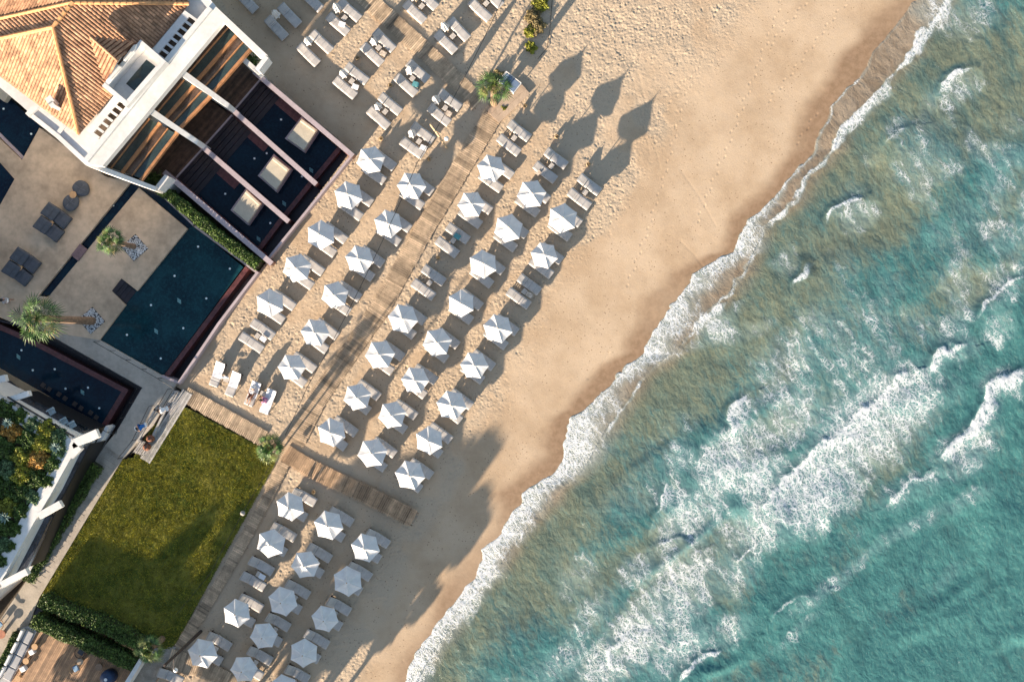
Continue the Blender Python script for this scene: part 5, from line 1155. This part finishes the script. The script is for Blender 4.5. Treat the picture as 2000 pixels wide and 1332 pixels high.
for k in range(3):
    b = MB(); p0 = P(*lerp((271,862),(290,869),.1+.4*k), 1.0)-Vector(root.location); p1 = P(*lerp((256,884),(275,891),.1+.4*k), .8)-Vector(root.location); b.tube([Vector((p0.x,p0.y,0)), p0, p1, Vector((p1.x,p1.y,0))], .025, 6); b.build('handrail', m_metal, root)
tag(root, 'lower grey timber stairs dropping to the lawn corner', 'stairs')
for x, y, lb in ((296,856,'upper'),(289,872,'lower')):
    root = empty('basket_lantern', tuple(P(x,y,.18)), .9); b = MB(); b.smooth = True; b.lathe([(.20,0),(.30,.12),(.30,.32),(.16,.46),(.12,.48)], 14); b.build('basket', mat('russet_wicker', (.17,.065,.035), .8, .3, 8, .5, 40), root)
    b = MB(); b.lathe([(.10,.44),(.11,.485),(.03,.49)], 10); b.build('opening', m_darkt, root); tag(root, f'{lb} dark russet wicker basket on the timber platform edge', 'basket', 'wicker baskets on the platform')
def railing(pts, h, label, zb, gap=1.5, rails=(1.0,)):
    root = empty('railing', tuple(P(*pts[0], zb))); inv = Vector(root.location); Q = [P(x, y, zb) for x, y in pts]
    for z_ in rails:
        b = MB(); b.tube([q-inv+Vector((0,0,h*z_)) for q in Q], .022, 6); b.build('rail', m_metal, root)
    for a_, c_ in zip(Q[:-1], Q[1:]):
        n = max(1, round((c_-a_).length/gap))
        for i in range(n+1): b = MB(); p = a_.lerp(c_, i/n)-inv; b.tube([p, p+Vector((0,0,h))], .022, 6); b.build('post', m_metal, root)
    tag(root, label, 'railing')
railing([(194,667),(317,738),(346,756)], 1.05, 'black metal railing along the bottom end of the large pool', TZ-.01)
railing([(84,647),(278,757),(229,843)], 1.0, 'black metal railing round the lower pool trough', TZ-.05, 1.5, (1.0,.45))
railing([(300,792),(268,858),(240,893)], 1.0, 'black metal railing on the path side of the sunken pit', .3)
railing([(212,838),(228,846)], 1.0, 'short black railing at the white wall end', .3, .4)
# ---- terrace furniture ----
def pouf(x, y, r, rz, label):
    root = empty('pouf', tuple(P(x,y,TZ)), rz); b = MB(); b.smooth = True; n = 28; prof = [(.88,.02),(1.0,.12),(1.02,.25),(.9,.36),(.6,.40),(.3,.41),(.05,.40)]; vs = []
    for i, (q, z_) in enumerate(prof): vs += [(q*r*(1+.05*math.cos(3*2*math.pi*k/n+1))*math.cos(2*math.pi*k/n), q*r*.9*math.sin(2*math.pi*k/n), z_+.012*math.sin(k*2.7)) for k in range(n)]
    b.add(vs, [(i*n+k, i*n+(k+1)%n, (i+1)*n+(k+1)%n, (i+1)*n+k) for i in range(len(prof)-1) for k in range(n)]+[tuple(range((len(prof)-1)*n, len(prof)*n))]); b.build('cushion', m_cushd, root)
    b = MB(); b.tube([(-r*.7,.02,.42),(0,-.05,.435),(r*.75,.03,.42)], .012, 5); b.tube([(.1,-r*.6,.41),(.05,0,.43),(.15,r*.6,.41)], .010, 5); b.build('seam', mat('grey_piping', (.16,.17,.20)), root); tag(root, label, 'pouf')
pouf(161,369,.66,-.5,'large oval charcoal pouf nearest the villa wall'); pouf(141,397,.66,.9,'oval charcoal pouf beside the round wooden table')
def bean_lounger(x, y, rz, label):
    root = empty('bean_lounger', tuple(P(x,y,TZ)), rz); k = cushion(1.12,1.08,.34,10,8,[.5],7).build('seat_cushion', m_cushd, root, (-.02,0,.02)); k2 = cushion(1.05,1.12,.38,10,8,[.45],9).build('back_cushion', m_cushd, root)
    k2.matrix_local = Matrix.Translation((.02,0,.16)) @ Matrix.Rotation(math.radians(28), 4, 'Y') @ Matrix.Rotation(math.pi, 4, 'Z')
    b = MB(); b.tube([(-.80,-.48,.62),(-.86,0,.68),(-.80,.48,.62)], .02, 6); b.build('piping', mat('tan_piping', (.35,.26,.17)), root); tag(root, label, 'lounge seat', 'charcoal bean loungers on the terrace')
RB = -math.radians(38)
for x, y, lb in ((113,421,'upper charcoal bean lounger of the pair beside the two poufs'),(98,447,'lower charcoal bean lounger of the pair beside the two poufs'),(53,508,'upper charcoal bean lounger of the pair near the tall palm'),(37,533,'lower charcoal bean lounger of the pair near the tall palm')): bean_lounger(x, y, RB, lb)
def round_table(x, y, r, label, z=TZ, hh=.42, m=None):
    root = empty('round_table', tuple(P(x,y,z))); b = MB(); b.lathe([(r,hh-.04),(r+.01,hh-.02),(r,hh),(.02,hh)], 20); b.build('table_top', m or m_wood, root); b = MB(); b.lathe([(r*.5,0),(r*.4,.05),(r*.35,hh-.05)], 12); b.build('base', m_wood, root); tag(root, label, 'table')
round_table(147,382,.27,'round honey wood table between the two poufs'); round_table(103,437,.27,'round honey wood table between the upper bean loungers', hh=.5); round_table(43,523,.27,'round honey wood table between the lower bean loungers', hh=.5)
# ---- bottom left lounge ----
root = empty('corner_sofa', tuple(P(40,1270,.18))); inv = -Vector(root.location)
b = MB(); b.prism([P(x,y,.4) for x,y in ((42,1226),(55,1222),(72,1232),(20,1332),(-6,1332))], .16, .40); b.build('base', mat('grey_canvas', (.40,.40,.41)), root, tuple(inv), bevel=.03)
for i in range(4):
    a_ = lerp((60,1232),(12,1328),i/4); c_ = lerp((60,1232),(12,1328),(i+.94)/4); b = MB(); p0, p1 = P(*a_,.45), P(*c_,.45); d = p1-p0; b.box((p0+p1)/2, (d.length,.62,.16), math.atan2(d.y,d.x)); b.build('seat_cushion', mat('grey_canvas', (.40,.40,.41)), root, tuple(inv), bevel=.05)
    b = MB(); o_ = Vector((-.42,.24,.22)); b.box((p0+p1)/2+o_, (d.length*.92,.24,.42), math.atan2(d.y,d.x)); b.build('back_cushion', m_white, root, tuple(inv), bevel=.07)
tag(root, 'long white and grey cushioned sofa along the lounge deck edge', 'sofa')
hedge('planter_hedge', [(32,1236),(2,1296),(-14,1332)], 12, .1, .8, 2500, 'narrow leafy planter behind the long white sofa', 'planter')
for x, y, lb in ((73,1259,'upper'),(56,1287,'middle'),(40,1321,'lower')): round_table(x, y, .24, f'{lb} round honey wood stool in front of the white sofa', .18, .45)
for x, y, lb in ((66,1270,'upper'),(49,1303,'lower')):
    b = MB(); b.box((0,0,.2), (.42,.42,.4)); o = b.build('cushion_stool', m_white, None, tuple(P(x,y,.18)), bevel=.05); o.rotation_euler = (0,0,.5); tag(o, f'{lb} square white cushion stool before the sofa', 'stool')
def ring_chair(x, y, m, label, s_=.42):
    root = empty('lounge_chair', tuple(P(x,y,.18)), random.uniform(0,3)); b = MB(); b.tube([(s_*math.cos(q*.5236), s_*math.sin(q*.5236), .45+.18*math.sin(q*.26)) for q in range(13)], .03, 6, caps=False); b.build('frame', m_wood if m is not m_cushd else m_metal, root)
    b = MB(); b.box((0,0,.32), (s_*1.1,s_*1.05,.14)); b.build('seat_cushion', m, root, bevel=.05); b = MB()
    for q in range(4): b.tube([(s_*.6*math.cos(q*1.57+.78), s_*.6*math.sin(q*1.57+.78), 0), (s_*.6*math.cos(q*1.57+.78), s_*.6*math.sin(q*1.57+.78), .3)], .02, 5)
    b.build('base', m_wood, root); tag(root, label, 'chair')
ring_chair(162,1270,m_cushd,'dark cushioned round chair below the second hedge'); ring_chair(152,1302,mat('sky_blue_cushion', (.22,.36,.52)),'round chair with a sky blue cushion on the lounge deck'); ring_chair(3,1217,mat('sky_blue_cushion', (.22,.36,.52)),'blue seat at the left edge above the terracotta table')
round_table(161,1288,.26,'round pale wicker table near the second hedge', .18, .45, mat('pale_wicker', (.42,.33,.24), .85, .2, 12, .3, 40)); round_table(197,1299,.28,'flat round brown table right of the lounge chairs', .18, .4, mat('brown_wicker', (.28,.19,.13), .85, .2, 12, .3, 40)); round_table(8,1235,.33,'round terracotta table at the left edge of the path', .2, .45, mat('terracotta_top', (.42,.17,.10), .7, .2, 3))
root = empty('covered_grill', tuple(P(217,1318,.18)), .6); b = MB(); b.smooth = True; b.lathe([(.55,0),(.6,.5),(.55,.8),(.3,.95),(.03,1.0)], 16); b.build('cover', mat('navy_cover', (.03,.06,.13), .5, .3, 2, .3, 6), root); b = MB(); b.lathe([(.12,1.0),(.13,1.03),(.03,1.04)], 10); b.build('lid', m_white, root); tag(root, 'round thing under a navy cover beside the white wall at the bottom', 'covered grill')
b = MB(); wallpx(b, [(273,1292),(240,1345)], 8, 0, 1.6); o = b.build('garden_wall', m_wwall); tag(o, 'short white wall at the bottom beside the lounge deck', 'wall')
# ---- lamps, posts, cables ----
def light_post(px, py, h, r, m, label, globe=None, lean=(0,0)):
    base = P(px, py, -.1); root = empty('lamp_post', tuple(base)); b = MB(); b.tube([(0,0,0),(lean[0]*.5+.03,lean[1]*.5,h*.5),(lean[0],lean[1],h)], [r,r*.9,r*.75], 8); b.build('post', m, root)
    if globe:
        gx, gy, gz = globe; g_ = P(gx, gy, gz)-base; top = Vector((lean[0],lean[1],h))*.75; b = MB(); b.tube([top, top.lerp(g_, .5)+Vector((0,0,.35)), g_+Vector((0,0,.1))], .02, 6); b.build('arm', m, root)
        b = MB(); b.smooth = True; b.lathe([(.03,.18),(.12,.14),(.185,0),(.12,-.14),(.03,-.18)], 16, tuple(g_)); b.build('globe', mat('opal_globe', (.8,.78,.74), .4, .02), root)
    tag(root, label, 'lamp post'); return root
m_drift = mat('driftwood', (.50,.36,.22), .85, .2, 4, .4, 20)
light_post(874, 291, 3.0, .09, m_drift, 'leaning driftwood lamp post with a white globe beside the boardwalk', (872,271,2.2), (-1.1,1.25))
light_post(393, 1232, 8.0, .13, mat('burnt_post', (.045,.03,.025), .8, .3, 4, .4, 20), 'very tall dark timber post beside the lower boardwalk', (343,1308,3.2))
light_post(556, 872, 3.6, .07, m_drift, 'thin cable post where the boardwalks meet')
def cable(pts, r, label):
    Q = [P(x, y, z) for x, y, z in pts]; out = []
    for a_, c_ in zip(Q[:-1], Q[1:]):
        for i in range(6): t_ = i/6; out.append(a_.lerp(c_, t_)+Vector((0,0,-.25*4*t_*(1-t_)*min(1, (c_-a_).length/8))))
    out.append(Q[-1]); b = MB(); b.tube(out, r, 5); o = b.build('overhead_cable', m_metal); tag(o, label, 'cable')
cable([(990,-20,4.2),(981,0,4.2),(909,148,3.8),(849,258,3.2),(815,318,3.3),(751,462,3.4),(667,633,3.4),(600,756,3.4),(557,850,3.6)], .022, 'thin black cable strung over the loungers inland of the boardwalk')
cable([(527,910,2.2),(480,990,2.0),(447,1050,2.0),(410,1120,2.0),(344,1200,2.4)], .015, 'thin light cable strung along the lawn edge')
cable([(1080,-20,.12),(1074,60,.12),(1068,95,.12),(1050,116,.12)], .02, 'short black rope lying beside the beach scrub')
b = MB(); b.lathe([(.04,.2),(.16,.12),(.2,.0),(.16,-.02)], 12); o = b.build('pendant_lamp', mat('grey_wicker', (.34,.31,.28)), None, tuple(P(474,1002,1.8))); tag(o, 'small grey wicker lamp hanging from the lawn cable', 'lamp')
# lifeguard style double seat beside the landing
root = empty('double_seat', tuple(P(996,166,.0)), -math.radians(128)); b = MB(); b.box((0,0,.62), (1.15,1.75,.08))
for sx in (-.52,.52):
    for sy in (-.8,.8): b.box((sx,sy,.3), (.07,.07,.6))
b.box((0,.86,.72), (1.15,.05,.14)); b.box((0,-.86,.72), (1.15,.05,.14)); b.box((-.56,0,.72), (.05,1.7,.14)); b.build('frame', m_wwall, root)
for sy in (-.42,.42): b = MB(); b.box((.02,sy,.70), (1.0,.76,.10)); b.build('seat_cushion', mat('slate_blue_canvas', (.14,.20,.30), .9, .15, 2), root, bevel=.03)
root.scale = (.86,.86,1)
tag(root, 'white framed double seat with slate blue cushions beside the palm', 'bench')
# ---- beach scrub ----
for x, y, r, m, lb in ((1056,6,.55,m_leaf_y,'bright yellow green beach bush at the top edge'),(1040,30,.5,m_thatch,'dry straw coloured beach bush below the yellow one'),(1049,52,.55,m_thatch,'dry brown beach scrub beside the black rope'),(1037,92,.38,m_leaf_y,'small yellow green tuft lowest of the beach scrub'),(1035,62,.4,m_leaf_y,'olive tuft in the middle of the beach scrub'),(974,150,.45,m_thatch,'dry tuft beside the palm and the double seat'),(985,212,.25,m_leaf_y,'small yellow tuft at the palm foot')):
    bush(x, y, 0, r*1.15, 1100, m, lb, 'bush', 'beach_bush', .12, .8)
# sandals, bags and other bits left beside the loungers
m_bag = mat('tan_straw', (.45,.32,.18), .9, .2, 14, .3, 40)
for i, (x, y) in enumerate(((699,115),(745,272),(838,312),(763,168),(613,960),(856,504),(1087,268),(1149,322),(1026,208))):
    root = empty('beach_bag', tuple(P(x,y,.0)), random.random()*3); b = MB(); b.lathe([(.12,0),(.17,.12),(.16,.28),(.13,.28),(.14,.12)], 10); b.build('bag', m_bag, root); b = MB(); b.tube([(-.14,0,.26),(-.08,.0,.42),(.08,0,.42),(.14,0,.26)], .012, 5); b.build('handle', m_bag, root)
    tag(root, 'small straw bag standing on the sand beside '+('the driftwood lamp post' if i==2 else 'the first closed parasol row' if i==0 else 'the pool wall corner parasol' if i==1 else 'the top boardwalk loungers' if i==3 else 'the first parasol of the lower block' if i==4 else 'the uncovered pairs by the boardwalk' if i==5 else 'the topmost pair of the middle row' if i==6 else 'the topmost pair of the seaward row' if i==7 else 'the pale landing by the palm'), 'bag', 'straw bags on the sand')
# towels folded or thrown over loungers
m_tb = mat('teal_towel', (.10,.30,.32), .95, .1, 3, .3, 40); m_ts = mat('striped_towel', (.55,.45,.36), .95, .35, 9, .3, 40)
for x, y, m, zz, lb in ((668,48,m_towel,.42,'second pair at the top'),(748,105,m_ts,.42,'pair left of the shaded planks'),(694,170,m_towel,.42,'pair by the first villa pool'),(812,165,m_tb,.42,'middle pair left of the upper boardwalk'),(876,222,m_ts,.42,'pair beside the palm'),(827,289,m_towel,.42,'pair by the driftwood lamp'),(1050,336,m_ts,.42,'topmost pair of the middle row'),(893,462,m_tb,.42,'first uncovered pair right of the boardwalk'),(514,662,m_towel,.42,'uncovered pair beside the pools'),(1034,576,m_ts,.42,'uncovered pair nearest the sea'),(512,1126,m_towel,.42,'uncovered pair beside the lawn')):
    b = MB(); b.smooth = True; vs = []; rz_ = -.6+random.uniform(-.3,.3)
    for q in range(7):
        for w_ in range(6): vs.append(((q-3)*.085+.02*math.sin(w_*2+x), (w_-2.5)*.075+.02*math.sin(q*1.7+y), .02+.025*abs(math.sin(q*1.3+w_*.9+x))))
    b.add(vs, [(q*6+w_, (q+1)*6+w_, (q+1)*6+w_+1, q*6+w_+1) for q in range(6) for w_ in range(5)]); b.box((0,0,.01), (.5,.38,.03)); o = b.build('towel', m, None, tuple(P(x,y,zz))); o.rotation_euler = (0,0,rz_)
    tag(o, ('white' if m is m_towel else 'teal' if m is m_tb else 'sandy')+' towel left on the '+lb, 'towel', 'towels left on loungers')
# ================= surroundings that cast the evening shade =================
hb = empty('shade_block', tuple(P(-180,760,0))); hi = tuple(-Vector(hb.location))  # unseen block added to shade the terraces, its heights set by the shadow length
def hp(poly, z0, z1, nm, m): b = MB(); b.prism([P(x, y, 0) for x, y in poly], z0, z1); b.build(nm, m, hb, hi)
hp([(-420,330),(-110,330),(-110,800),(-420,800)], -1.2, 6.1, 'body', m_wwall); hp([(-420,801),(-110,801),(-110,1330),(-420,1330)], -1.2, 8.0, 'body', m_wwall)
hp([(-410,340),(-120,340),(-120,795),(-410,795)], 6.1, 6.5, 'roof', m_path)
for k in range(10): hp([(-111,370+k*80),(-108,370+k*80),(-108,410+k*80),(-111,410+k*80)], 1.2, 3.6, 'window', m_glassy)
tag(hb, 'unseen white block added left of the terraces to shade them', 'building')
def tree(px, py, h, r, label, n=5200, name='pine_tree'):
    base = P(px, py, 0); root = empty(name, tuple(base)); b = MB(); b.tube([(0,0,-.3),(.1,.05,h*.35),(0,.15,h*.75)], [.2,.16,.07], 8); out = []
    cl = [(RNG.normal(0,r*.45), RNG.normal(0,r*.45), h*.62+RNG.uniform(-.22,.32)*h) for _ in range(14)]
    for c_ in cl: b.tube([(0,.08,h*.4), (c_[0]*.6, c_[1]*.6, c_[2]*.85), c_], [.07,.05,.02], 5)
    b.build('trunk', m_trunk, root)
    for c_ in cl:
        v_ = RNG.normal(size=(n//14,3)); v_ /= np.linalg.norm(v_, axis=1)[:,None]; out.append(np.array(c_)+v_*(r*.42*RNG.uniform(.5,1,n//14))[:,None]*np.array([1,1,.75]))
    leaves('crown', np.concatenate(out), .34, m_leaf, root); tag(root, label, 'tree', 'leafy trees beyond the lower beach'); return root
TR = [(90,1560,6.4,2.1),(170,1520,6.6,1.9),(235,1590,7.6,2.2),(310,1560,7.4,2.0),(355,1620,8.4,1.7),(400,1600,8.8,1.6),(442,1590,8.5,1.6),(475,1560,7.2,1.5),(525,1545,6.2,1.4),(400,1480,7.2,1.8),(0,1540,6.4,2.0)]
for x, y, h_, r_ in TR: tree(x, y, h_, r_, 'leafy tree standing just beyond the bottom of the picture')
